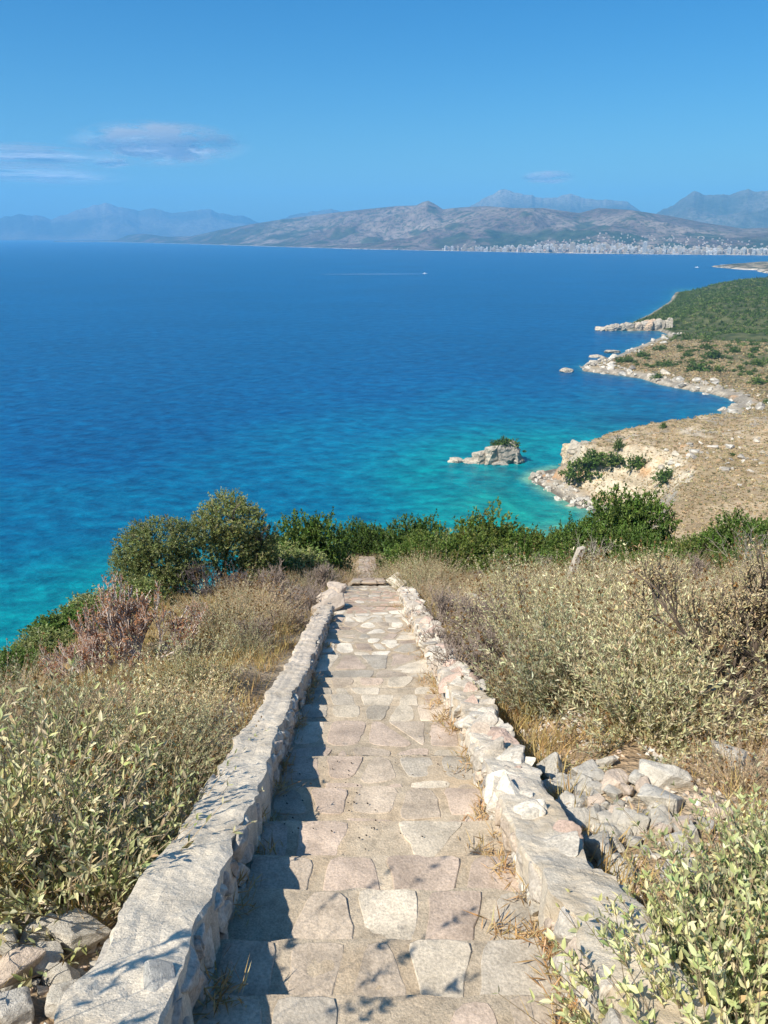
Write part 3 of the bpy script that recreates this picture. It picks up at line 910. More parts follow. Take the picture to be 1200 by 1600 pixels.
stair = empty('stone_stairway', (0, 0, 0))
tag(stair, 'weathered stone stairway of pinkish flagstones descending between two low walls towards the sea', 'stairway')
def build_steps():
    rng = np.random.default_rng(21)
    for i in range(1, len(NY)):
        y0, y1 = NY[i - 1], NY[i]
        zf1 = float(Z0 - TS * y1); zup = float(Z0 - TS * y0)
        rise = min(.155, (zup - zf1) * .9)
        slope = ((zup - rise) - zf1) / (y1 - y0)
        cx = float(xc((y0 + y1) / 2))
        def zf(x, y, zf1=zf1, y1=y1, slope=slope):
            return zf1 + (y1 - y) * slope
        x0, x1 = cx - HW - .05, cx + HW + .05
        g = Geo()
        # mortar bed, a gridded slab with a rough front edge
        nx, ny = 34, max(6, int((y1 - y0) / .05))
        gx = np.linspace(x0, x1, nx); gy = np.linspace(y0 - .03, y1, ny)
        X, Y = np.meshgrid(gx, gy)
        fr = (fbm(gx * 9, gx * 0 + i * 3.1, s=5) - .5) * .035
        Y = Y + fr[None] * (np.linspace(0, 1, ny)[:, None] ** 6)
        Z = zf(X, Y) + .000 + (fbm(X * 9, Y * 9, s=31 + i, oct=4) - .5) * .012 - .006 * (np.linspace(0, 1, ny)[:, None] > .97)
        top = np.stack([X, Y, Z], -1).reshape(-1, 3)
        fv = top[(ny - 1) * nx:].copy(); fv2 = fv.copy(); fv2[:, 2] -= .08; fv2[:, 1] += (fbm(gx * 12, gx * 0, s=8 + i) - .5) * .03 - .005
        fv3 = fv.copy(); fv3[:, 2] -= .34; fv3[:, 1] -= .01
        V = np.concatenate([top, fv2, fv3])
        a = np.arange(ny - 1)[:, None] * nx; b = np.arange(nx - 1)[None]
        Q = np.stack([a + b, a + b + 1, a + nx + b + 1, a + nx + b], -1).reshape(-1, 4)
        o1, o2, o3 = (ny - 1) * nx, ny * nx, (ny + 1) * nx; b = np.arange(nx - 1)
        Q2 = np.concatenate([np.stack([o1 + b, o1 + b + 1, o2 + b + 1, o2 + b], -1), np.stack([o2 + b, o2 + b + 1, o3 + b + 1, o3 + b], -1)])
        mc = np.array((.47, .385, .285)) * (.75 + .5 * fbm(V[:, 0] * 4, V[:, 1] * 4, s=77, oct=3)[:, None])
        rst = sstep(.5, .62, fbm(V[:, 0] * 2.5, V[:, 1] * 2.5, s=78, oct=3))[:, None] * .5
        mc = mc * (1 - rst) + np.array((.47, .35, .23)) * rst
        g.add(V, Q=np.concatenate([Q, Q2]), col=mc)
        bed = obj('step', g.mesh('step_bed', M_MORTAR), stair)
        s = Geo()
        dep = y1 - y0
        far = (y0 > 7)
        if far: nxs, nys = 6, max(1, round(dep / .24))
        else: nxs, nys = (5 if dep < .45 else 5), (1 if dep < .43 else 2)
        if i == 8 + 3: nxs = 4
        for P in cells(rng, cx - HW, cx + HW, y0 - .06, y1 + .014, nxs, nys, .28 if not far else .38):
            q = shrink_round(P, rng.uniform(.016, .034) if not far else rng.uniform(.014, .028), rng, .035)
            if q is None or len(q) < 6: continue
            if rng.uniform() < .10: continue                        # bare mortar patch
            k = rng.uniform()
            col = PINK if k < .38 else TAN if k < .66 else GREYS if k < .84 else CREAMS
            if far and rng.uniform() < .35: col = (.68, .60, .49)
            if far and 11.3 < y1 < 15: col = (.52, .37, .28) if rng.uniform() < .5 else col
            flag(s, q, zf, rng.uniform(.003, .0065), np.array(col) * rng.uniform(.88, 1.08), rng)
        if s.n: obj('flagstone_paving', s.mesh('flagstones', M_STEP), bed)
build_steps()

# path beyond the last step, following the hill to the crest
def build_path():
    rng = np.random.default_rng(22)
    ys = np.linspace(NY[-1] - .02, 41, 120); u = np.linspace(-1, 1, 9)
    Y, U = np.meshgrid(ys, u, indexing='ij')
    hw = .42 + .16 * fbm(Y * .8, U * 0, s=4)
    X = xc(Y) + U * hw; X = xc(Y) + U * hw; Z = stair_z(Y) + .03 + .07 * ((Y * .9) % 1.0) + .03 * (fbm(X * 2, Y * 2, s=9) - .5) - .12 * (np.abs(U) > .99)
    V = np.stack([X, Y, Z], -1).reshape(-1, 3)
    a = np.arange(119)[:, None] * 9; b = np.arange(8)[None]
    Q = np.stack([a + b, a + b + 1, a + 9 + b + 1, a + 9 + b], -1).reshape(-1, 4)
    g = Geo(); n = fbm(V[:, 0] * 3, V[:, 1] * 3, s=15)[:, None]
    g.add(V, Q=Q, col=np.array((.34, .26, .18)) * (.8 + .4 * n))
    y = NY[-1]
    while y < 39.5:
        for P in cells(rng, float(xc(y)) - .42, float(xc(y)) + .42, y, y + 1.2, 3, 4, .4):
            q = shrink_round(P, .025, rng, .05)
            if q is None or len(q) < 6: continue
            col = [PINK, TAN, (.52, .39, .30), (.50, .41, .31)][rng.integers(0, 4)]
            flag(g, q, lambda x, yy: stair_z(yy) + .035 + .07 * ((yy * .9) % 1.0), .02, np.array(col) * rng.uniform(.7, 1.05), rng)
        y += 1.2
    tag(obj('footpath', g.mesh('footpath', M_STEP)), None, None, None, 'structure')
build_path()

# ------------------------------------------------------------------ walls
def wall(name, side, y0, y1, thick, hfun, label, rubble_top, seed):
    """side -1 left, +1 right; mortar core with a cap, a facing of rough stones"""
    rng = np.random.default_rng(seed)
    root = empty(name, (0, 0, 0)); tag(root, label, 'wall')
    ys = np.arange(y0, y1, .03); m = len(ys)
    prof = np.array([(0, -.75), (0, -.3), (0, -.10), (.004, -.018), (.022, -.002), (.10, .002), (.20, .004), (.30, .003), (.40, 0), (.5, .002), (.60, .003), (.70, 0), (.80, .002), (.90, 0), (.98, -.004), (.997, -.022), (1, -.14), (1, -.35), (1, -.9)])
    k = len(prof)
    Y = np.repeat(ys[:, None], k, 1); S = prof[None, :, 0] * np.ones((m, 1)); Hh = prof[None, :, 1]
    base = Z0 - TS * ys
    st = np.array([hfun(v) for v in ys])
    th = np.array([thick(v) for v in ys])[:, None]
    edge = (fbm(ys * 4.5, ys * 0 + seed, s=seed, oct=5, gain=.65) - .5)[:, None] * .11
    edge2 = (fbm(ys * 4, ys * 0 + seed + 9, s=seed + 1, oct=5, gain=.65) - .5)[:, None] * .13
    X = xc(Y) + side * (HW + .0 + S * th + edge * (1 - S) + edge2 * S)
    rough = (fbm(X * 9, Y * 9, s=seed + 2, oct=4) - .5) * (.034 if not rubble_top else .05)
    big = (fbm(X * 1.2, Y * 1.2, s=seed + 3, oct=3) - .5) * .035
    Z = base[:, None] + st[:, None] + Hh + (rough + big) * (Hh > -.2)
    X = X + (fbm(Y * 8, Z * 8, s=seed + 4, oct=3) - .5) * .05 * (Hh < -.01)
    V = np.stack([X, Y, Z], -1).reshape(-1, 3)
    a = np.arange(m - 1)[:, None] * k; b = np.arange(k - 1)[None]
    Q = np.stack([a + b, a + b + 1, a + k + b + 1, a + k + b], -1).reshape(-1, 4)
    if side > 0: Q = Q[:, ::-1]
    capc = np.array((.68, .59, .47)); n = fbm(V[:, 0] * 3, V[:, 1] * 3, V[:, 2] * 3, 4, seed + 6)[:, None]
    c = capc * (.8 + .4 * n); warm = sstep(3, 8, V[:, 1])[:, None] * .7
    c = c * (1 - warm) + np.array((.66, .54, .43)) * (.8 + .4 * n) * warm
    g = Geo(); g.add(V, Q=Q, col=c)
    for e, flip in ((0, 0), (m - 1, 1)):
        T = np.array([[e * k, e * k + q, e * k + q + 1] for q in range(1, k - 1)])
        g.T.append(T[:, ::-1] if flip else T)
    obj('coping', g.mesh('coping', M_CAP), root)
    # facing stones on the face towards the steps (and the outer face), top rubble on the right wall
    f = Geo()
    def stone(cx, cy, cz, sx, sy, sz, col, rz=0, tip=0):
        V, F, cc = rock_mesh('s', int(rng.integers(1, 99999)), npts=13, flat=1.0, sub=2 if cy < 5 else 1, rough=.05, col=col, bev=.08)
        V = V * np.array([sx, sy / .8, sz]) * .62
        cr, sr = math.cos(rz), math.sin(rz)
        V = np.stack([V[:, 0] * cr - V[:, 1] * sr, V[:, 0] * sr + V[:, 1] * cr, V[:, 2] - tip * V[:, 1]], -1)
        f.add(V + np.array([cx, cy, cz]), T=F, col=cc)
    STC = [(.57, .51, .43), (.49, .43, .36), (.61, .55, .46), (.52, .42, .33), (.44, .395, .34)]
    y = y0
    while y < y1 - .05:
        L = rng.uniform(.09, .26) * (1 if y < 9 else 1.5)
        yy = y + L / 2; zt = float(Z0 - TS * yy + hfun(yy))
        z = zt - .02
        while z > zt - .52:
            hgt = rng.uniform(.07, .15)
            for dy in (0,):
                stone(float(xc(yy)) + side * (HW + .022), yy + rng.normal() * .02, z - hgt / 2, .10, L * 1.05, hgt * 1.1, STC[rng.integers(0, 5)], rng.normal() * .1, TS)
                if y < 12: stone(float(xc(yy)) + side * (HW + thick(yy) - .02), yy + rng.normal() * .03, z - hgt / 2 - .03, .10, L, hgt, STC[rng.integers(0, 5)], rng.normal() * .1, TS)
            z -= hgt * .93
        if rubble_top and y > 2.55:
            for q in range(3 if y < 9 else 2):
                s = rng.uniform(.07, .17)
                col = STC[rng.integers(0, 3)] if rng.uniform() < .78 else (.50, .37, .30)
                stone(float(xc(yy)) + side * (HW + rng.uniform(.03, thick(yy) - .03)), yy + rng.uniform(-.06, .06), zt - .03 + rng.uniform(-.012, .008), s * 1.1, s * 1.3, s * .62, col, rng.uniform(0, 3), TS)
        if rng.uniform() < (.30 if side > 0 else .0):              # stones showing through the cement top
            s = rng.uniform(.06, .12)
            stone(float(xc(yy)) + side * (HW + rng.uniform(.06, thick(yy) - .05)), yy, zt - s * .17, s * 1.5, s * 1.7, s * .34, STC[rng.integers(0, 5)], rng.uniform(0, 3), TS)
        y += L * .97
    obj('stone_facing', f.mesh('facing', M_WALL), root)
    return root
def lh(y): return .225 - .09 * float(sstep(3, 8, y)) + .012 * math.sin(y * 1.7)
def rh(y): return .165 + .02 * math.sin(y * 1.3 + 1) + (.05 if y < 2.35 else 0)
wl = wall('low_stone_wall', -1, -1.2, 11.3, lambda y: .275 - .055 * float(sstep(2.5, 5, y)), lh, 'low rough stone wall with a smooth pale cement top and shadowed face left of the steps', False, 31)
wr = wall('low_stone_wall', 1, -1.2, 14.0, lambda y: .255 + (.03 if y < 2.3 else 0), rh, 'low rubble stone wall with a broken knobbly white top right of the steps', True, 41)
# the pale block standing proud of the left wall
b = obj('cap_block', rock('cap_block', 5, npts=10, flat=.8, sub=1, rough=.03, col=(.74, .71, .65), bev=.04, mat=M_WALL), wl, (-.66, 1.58, float(Z0 - TS * 1.58) + .215), .3, (.085, .14, .10))
b['label'] = 'sharp white block set in the wall top'
# wall stumps further down on the left
for i, (y, dx, s) in enumerate([(11.9, -.72, .34), (12.7, -.70, .30), (14.6, -.66, .26)]):
    o = obj('wall_stub', rock('wall_stub', 60 + i, npts=14, flat=.8, sub=2, rough=.05, col=(.52, .43, .35)), None, (float(xc(y)) + dx, y, float(Z0 - TS * y) + .05), i, (s, s * 1.2, s * .8))
    tag(o, ['first stone stub of the ruined wall just past the end of the left wall', 'middle stone stub of the ruined left wall', 'last small stone stub of the ruined left wall beside the grey bushes'][i], 'wall stub')
for i, (y, dx, s) in enumerate([(14.8, .70, .16), (15.9, .72, .20), (17.0, .66, .24)]):
    o = obj('kerb_stone', rock('kerb_stone', 70 + i, npts=12, flat=.9, sub=2, rough=.04, col=(.66, .58, .48)), None, (float(xc(y)) + dx, y, float(Z0 - TS * y) + .06), i, (s, s * 1.3, s))
    tag(o, ['small pale kerb stone nearest the end of the right wall', 'pale kerb stone standing second beyond the right wall', 'white kerb stone last beyond the right wall beside the top of the far path'][i], 'stone')

# ------------------------------------------------------------------ vegetation prototypes
PALE = ([(.66, .61, .40), (.72, .67, .47), (.52, .50, .30), (.70, .59, .41), (.48, .35, .22)], [4, 4, 3, 2, 1])
STRAWY = ([(.70, .58, .40), (.61, .52, .34), (.54, .41, .28), (.72, .62, .46), (.46, .42, .27)], [4, 3, 2, 2, 2])
BROWN = ([(.60, .50, .35), (.50, .40, .28), (.66, .55, .39), (.54, .48, .32)], [3, 3, 2, 2])
FRESH = ([(.56, .57, .29), (.66, .64, .39), (.44, .48, .22), (.70, .64, .43), (.56, .44, .25)], [4, 4, 3, 3, 1])
BIGG = ([(.55, .53, .30), (.66, .61, .40), (.38, .40, .19), (.70, .61, .43), (.54, .41, .24)], [4, 3, 4, 3, 1])

near_l = [sage('sage_shrub', 301 + i, .60, .46, 100, 11, .080, .024, *BIGG, tmpl=T_BIG, heads=.06, spread=1.0, stemr=.0032, t0=.22) for i in range(2)]
near_r = [sage('sage_shrub', 311 + i, .56, .48, 150, 12, .082, .030, *FRESH, tmpl=T_BIG, heads=.0, spread=.95, stemr=.0032, t0=.2) for i in range(2)]
mids = [sage('sage_shrub', 321 + i, .56, .52, 210, 21, .056, .016, *PALE, heads=.12, stemr=.0018, t0=.15) for i in range(2)]
fines = [sage('sage_shrub', 325 + i, .56, .52, 230, 26, .040, .0125, *PALE, heads=.15, stemr=.0018, t0=.12) for i in range(2)]
drys = [sage('dry_sage', 331 + i, .54, .50, 220, 25, .040, .0115, *STRAWY, heads=.35, stemr=.0019, t0=.15) for i in range(2)]
brws = [sage('withered_shrub', 341 + i, .46, .48, 200, 16, .040, .011, *BROWN, heads=.35, stemr=.0022, stemcol=(.36, .28, .20), t0=.12) for i in range(2)]
GT = ([(.34, .28, .22), (.26, .20, .16), (.40, .34, .25)], [2, 2, 1])
twigs = [twig_bush('twiggy_bush', 351 + i, 11, .26, .011, 4, (.27, .215, .185), GT, 2, 3, .55, 1.0, .10, .74, .022, .008) for i in range(2)]
OLT = ([(.60, .52, .33), (.48, .41, .26), (.52, .49, .30)], [2, 2, 1])
thorn = twig_bush('thorn_bush', 361, 4, .58, .026, 5, (.13, .10, .08), OLT, 8, 3, .50, .62, .16, .72, .034, .012, .13)
thorn2 = twig_bush('thorn_bush', 362, 5, .44, .015, 5, (.30, .24, .19), OLT, 8, 3, .52, .75, .14, .72, .032, .011, .14)
RUST = ([(.50, .24, .13), (.40, .18, .10), (.56, .32, .18), (.40, .25, .16)], [3, 3, 2, 2])
spurge = twig_bush('spurge_bush', 371, 16, .36, .015, 4, (.56, .48, .43), RUST, 5, 3, .42, 1.15, .20, .74, .035, .013, .08)

# ---- occupied zones
POST = ground(880, 925)
THORN = ground(1142, 1135)
SPUR = ground(212, 1045)
def occupied(x, y):
    px = project(x, y)
    return False
def to_px(x, y, z):
    d = np.array([x, y, z - EYE]); k = d @ Fw
    return 600 + d[0] / k * FPX, 800 - (d @ Up) / k * FPX

PLANTED = []
def gz(x, y): return float(land_z(np.array([x]), np.array([y]))[0])

# hand placed shrubs: px, py of the foot, prototype list, scale, label
def put(px, py, proto, sc, label, cat='shrub', group=None, dz=-.03):
    p = ground(px, py); rz = random.uniform(0, 6.28)
    PLANTED.append((p[0], p[1], .42 * (sc if not isinstance(sc, tuple) else sc[0])))
    return place(proto, (p[0], p[1], p[2] + dz), rz, sc, label, cat, group)
put(128, 1418, near_l[0], .92, 'big-leaved sage shrub standing over the white rocks beside the left wall', 'shrub')
put(20, 1385, near_l[1], .95, 'big-leaved sage shrub cut by the picture edge above the white rocks', 'shrub')
put(235, 1335, near_l[1], .72, 'low big-leaved sage shrub leaning over the edge of the left wall top', 'shrub')
put(60, 1290, near_l[0], 1.0, 'big-leaved sage shrub just behind the foremost pair left of the stairs', 'shrub')
# outside the picture but throwing its shade on the lowest steps
tall = sage('tall_sage', 318, 1.42, .22, 16, 13, .075, .030, *BIGG, tmpl=T_BIG, heads=.0, spread=.30, stemr=.0016, t0=.82)
place(tall, (-1.40, 1.06, gz(-1.40, 1.06) - .03), 1.0, 1.0, 'tall sage shrub whose dappled shade falls across the nearest steps', 'shrub'); PLANTED.append((-1.42, .98, .4))
for (x, y, s, pr, lb) in [(1.10, 1.92, .66, 0, 'fresh green broad-leaved sage shrub nearest the end of the right wall'),
                          (1.40, 2.22, .70, 1, 'tall fresh green sage shrub by the picture edge behind the right wall'),
                          (.93, 1.50, .74, 1, 'fresh green sage shrub overlapping the nearest top of the right wall'),
                          (1.00, 1.68, .70, 0, 'fresh green sage shrub pressing on the outer edge of the right wall'),
                          (.95, 1.28, .72, 0, 'fresh green sage shrub at the very bottom beside the right wall'),
                          (1.24, 1.66, .74, 1, 'fresh green sage shrub filling the lowest corner beyond the right wall'),
                          (1.72, 2.62, .55, 0, 'fresh green sage shrub between rubble heap and picture edge'),
                          (1.66, 2.05, .74, 0, 'fresh green sage shrub cut by the picture edge beside the right wall')]:
    place(near_r[pr], (x, y, gz(x, y) - .03), random.uniform(0, 6), s, lb, 'shrub'); PLANTED.append((x, y, .4))
place(thorn, tuple(THORN + [0, 0, -.05]), .6, .86, 'large open thorn bush with dark bare limbs rising from the sage right of the stairs', 'shrub'); PLANTED.append((THORN[0], THORN[1], .3))
for px, py, s, lb in [(1035, 1010, .85, 'thinner grey thorn bush with a slanting dark stem left of the large dark-limbed thorn bush'), (1200, 1000, .8, 'grey thorn bush behind the dark-limbed thorn bush at the picture edge')]:
    p = ground(px, py); place(thorn2, tuple(p), random.uniform(0, 6), s, lb, 'shrub'); PLANTED.append((p[0], p[1], .4))
place(spurge, tuple(SPUR + [0, 0, -.05]), .3, 1.12, 'dry spurge bush with bare grey forks and rust red tips', 'shrub'); PLANTED.append((SPUR[0], SPUR[1], 1.0))
p = ground(310, 985); place(spurge, tuple(p), 2.0, .5, 'small rust red spurge bush under the olive trees', 'shrub')
p = ground(130, 1065); place(spurge, tuple(p), 4.0, .55, 'small rust tipped spurge bush at the foot of the big dry spurge', 'shrub')
for px, py, s, lb in [(690, 985, 1.0, 'dark grey twiggy bush against the upper end of the right wall'), (725, 1075, .85, 'grey brown twiggy bush by the middle of the right wall'), (700, 1030, .8, 'smaller twiggy bush between the two grey bushes along the right wall'),
                      (760, 1060, .9, 'grey twiggy bush one pace outward from the right wall'),
                      (505, 925, 1.05, 'grey twiggy bush overhanging the ruined left wall'), (530, 900, 1.1, 'purple grey twiggy bush where the path narrows'), (470, 955, .9, 'brown grey twiggy bush among straw left of the wall stubs'),
                      (440, 960, .8, 'brown twiggy bush on the straw slope below the olive trees'), (505, 890, 1.1, 'grey twiggy bush behind the one where the path narrows')]:
    put(px, py, twigs[random.randint(0, 1)], s, lb, 'shrub')

# ---- scattered scrub
def scatter():
    rng = np.random.default_rng(55)
    pts = []
    for tries in range(9000):
        y = 1.4 + (20.5 if rng.uniform() < .9 else 23) * rng.uniform() ** .8; x = rng.uniform(-7.5, 15)
        sp = .65 + .024 * y
        if abs(x - float(xc(y))) < ((1.28 if x > 0 else 1.18 if y < 4 else 1.36) if y < 11 else 1.02 if y < 17 else .85): continue
        if x < -(3.3 + 1.5 * float(sstep(5, 17, y))) - .3: continue
        pxx, pyy = to_px(x, y, gz(x, y))
        if not (-140 < pxx < 1360 and pyy < 1700): continue
        if 790 < pxx < 1110 and 1165 < pyy < 1440: continue
        if y > 17.5 and x > 4: continue       # rubble heap
        if pxx < 215 and pyy > 1425: continue
        if pxx < 20 and pyy > 1330: continue                      # white rocks in the corner
        if 700 < pxx < 830 and 1090 < pyy < 1330: continue         # bare strip along the right wall
        if 640 < pxx < 1120 and pyy > 1300: continue
        if any((x - a) ** 2 + (y - b) ** 2 < (sp * .75 + r * .35) ** 2 for a, b, r in PLANTED): continue
        if any((x - a) ** 2 + (y - b) ** 2 < sp ** 2 for a, b in pts): continue
        pts.append((x, y))
    for tries in range(700):                       # both edges of the far path
        y = rng.uniform(15.5, 38); x = float(xc(y)) + rng.choice([-1, 1]) * (.92 + abs(rng.normal()) * .8)
        if all((x - a) ** 2 + (y - b) ** 2 > .62 ** 2 for a, b in pts): pts.append((x, y))
    forced = set()
    for q in [(800, 960), (955, 945), (1085, 915), (765, 1012), (1172, 940), (430, 935), (402, 1012), (455, 985)]:
        p = ground(*q); forced.add((float(p[0]), float(p[1])))
    round_ = set()
    for q in [(880, 1105), (955, 1055), (1010, 1095), (850, 1045), (1085, 1030), (905, 1000), (1000, 985), (250, 1215), (290, 1190), (190, 1180)]:
        p = ground(*q); round_.add((float(p[0]), float(p[1])))
    pts += sorted(round_)
    pts += sorted(forced)
    edge = [(float(xc(v)) + u, v) for v, u in [(17.9, .62), (19.2, .56), (21.5, .5), (24.5, .46), (18.4, -.62), (20.5, -.54), (23.0, -.48), (27.0, -.46), (28.5, .46), (31.5, -.46), (33, .48), (36, -.5), (37.5, .44)]]
    pts += edge
    ZN = {}
    for x, y in pts:
        pxx, pyy = to_px(x, y, gz(x, y))
        k = rng.uniform(); n = float(fbm(np.array([x * .5]), np.array([y * .5]), s=61)[0])
        if x < 0:
            if y < 5.2: zone, pr = 'in the thicket beside the nearer half of the left wall', (mids if k < .75 else drys)
            elif y < 10: zone, pr = 'between the left wall and the rust red spurge', (drys if k < .45 else mids if k < .75 else brws)
            else: zone, pr = 'on the straw slope between olive trees and far stairs', (drys if k < .42 else brws if k < .68 else twigs if k < .84 else mids)
        else:
            if y < 6 : zone, pr = 'between the rubble heap and the dark-limbed thorn bush', (mids if k < .62 else drys if k < .76 else brws if k < .9 else twigs)
            elif x < 3.2 and y < 14: zone, pr = 'along the outer side of the right wall', (mids if k < .4 else drys if k < .7 else brws)
            elif y < 13: zone, pr = 'around the thorn bushes below the leaning post', (mids if k < .5 else drys if k < .8 else brws if k < .95 else twigs)
            else: zone, pr = 'between the leaning post and the green bush belt', (drys if k < .5 else brws if k < .66 else mids if k < .92 else twigs)
        if (x, y) in forced: pr = twigs
        if (x, y) in edge: pr = drys
        if (x, y) in round_: pr = mids
        if pr is mids and y > 5.5: pr = fines
        kind = 'pale green sage shrub' if pr is mids or pr is fines else 'straw coloured sage shrub' if pr is drys else 'grey leafless twiggy bush' if pr is twigs else 'withered brown sage shrub'
        s = rng.choice([.7, .95, 1.12, 1.32, 1.5], p=[.15, .25, .3, .2, .1]) * rng.uniform(.92, 1.08) * (1 if y > 4 else .85)
        if y > 9: s *= 1 - .025 * (min(y, 22) - 9) * (1 if x > 0 else 1.3)
        if x < -2.2: s *= .72
        if y > 12 and x > 1.5: s *= .82
        if pr is twigs: s *= .75
        if (x, y) in forced: s = rng.uniform(.95, 1.25)
        if (x, y) in edge: s = rng.uniform(.8, 1.0)
        if (x, y) in round_: s = rng.uniform(1.15, 1.4) * (1 if x > 0 else .66)
        if y > 5.5 and 50 < pxx < 345 and 905 < pyy < 1150: s *= .5
        if x < 0 and abs(x - float(xc(y))) < 1.6 and y > 3.5: s = min(s, .72)
        if (pxx - 1150) ** 2 < 70 ** 2 and 1100 < pyy < 1330: s *= .7
        lab = kind + ' ' + zone
        place(pr[rng.integers(0, len(pr))], (x, y, gz(x, y) - .04), rng.uniform(0, 6.28), (s, s, s * rng.uniform(.85, 1.15)), lab, 'shrub', ZN.setdefault(lab, (kind + 's ').replace('bushs', 'bushes') + zone))
    return len(pts)
print('scattered', scatter())

# ---- olive-like trees and dark shrubs
DG = ([(.085, .145, .030), (.12, .19, .042), (.17, .235, .065), (.055, .09, .024)], [3, 4, 2, 2])
OG = ([(.20, .245, .085), (.28, .31, .12), (.34, .35, .17), (.14, .17, .055)], [3, 4, 2, 2])
YG = ([(.11, .175, .038), (.155, .215, .05), (.08, .13, .028), (.21, .23, .075)], [3, 3, 2, 1])

def olive(name, px, D, dz, wid, clumps, seed, label, limbs, nleaf):
    """clumps and limbs in metres round the foot"""
    root = empty(name, tuple(at_depth(px, D) + [0, 0, -.1 + dz])); tag(root, label, 'tree')
    g = Geo()
    for L in limbs:
        P = np.array(L, float); t = np.linspace(0, 1, 9); i = np.linspace(0, len(P) - 1, 9)
        Q = np.stack([np.interp(i, np.arange(len(P)), P[:, k]) for k in range(3)], -1)
        Q += (fbm(t * 4, t * 0 + seed, s=seed) - .5)[:, None] * .12
        tube(g, Q, np.linspace(.075, .018, 9), 6, (.15, .12, .10))
        rng = np.random.default_rng(seed + len(P)); tips = []
        for q in (4, 6, 8): branches(g, rng, Q[q], unit(rng, 1)[0] * .6 + np.array([0, 0, .6]), .42, .022, 2, (.13, .105, .09), tips, 3, .6, .68)
    obj('trunk', g.mesh('olive_trunk', M_BARK), root)
    obj('crown', crown_geo(seed, clumps, int(nleaf * 2.1), .048, .022, *OG).mesh('olive_crown', M_GREEN), root)
    return root
olive('olive_tree', 362, 18.5, 0, 0, [((-.05, 0, 1.95), (.75, .7, .42)), ((.45, .1, 1.75), (.42, .5, .36)), ((-.5, 0, 1.6), (.42, .5, .36)), ((.15, -.2, 1.45), (.55, .45, .30)), ((.62, .1, 1.05), (.42, .5, .36)), ((.75, .2, .75), (.35, .45, .30)), ((-.1, .3, 2.18), (.45, .45, .26)), ((.1, .1, 1.1), (.55, .5, .42)), ((.35, 0, .55), (.6, .5, .4)), ((.8, .2, 1.35), (.3, .4, .3))],
      401, 'taller round-crowned olive tree with visible limbs standing against the turquoise sea', [[(0, 0, 0), (-.25, 0, .5), (-.1, 0, 1.1), (.1, 0, 1.8)], [(0, 0, 0), (.1, 0, .5), (.5, .1, .9), (.7, .1, 1.2)], [(0, 0, 0), (-.3, 0, .4), (-.5, 0, 1.0), (-.4, 0, 1.6)]], 26000)
olive('olive_tree', 262, 17.5, 0, 0, [((.75, .1, .95), (.5, .5, .45)), ((-.1, 0, 1.55), (.72, .7, .42)), ((-.65, .1, 1.25), (.55, .6, .42)), ((.5, .1, 1.45), (.42, .5, .36)), ((-.9, .1, .85), (.42, .5, .40)), ((-.25, -.2, .95), (.75, .6, .42)), ((.35, -.1, .8), (.45, .5, .4)), ((-.6, 0, .45), (.7, .6, .35)), ((0, 0, .4), (.6, .6, .35))],
      411, 'broad low olive tree left of the round-crowned one with branches to the ground', [[(0, 0, 0), (-.2, 0, .5), (-.4, 0, 1.1)], [(0, 0, 0), (.2, 0, .6), (.3, 0, 1.2)]], 30000)
dead = twig_bush('bare_bush', 421, 10, .34, .014, 4, (.12, .095, .095), None, 0, 3, .6, 1.0, .06, .74)
p = at_depth(318, 17.0); place(dead, tuple(p), 0, 1.05, 'leafless dark twig thicket in the shade between the two olive trees', 'shrub')
p = at_depth(372, 17.0); place(dead, tuple(p), 2, .8, 'leafless dark twig thicket under the round-crowned olive tree', 'shrub')

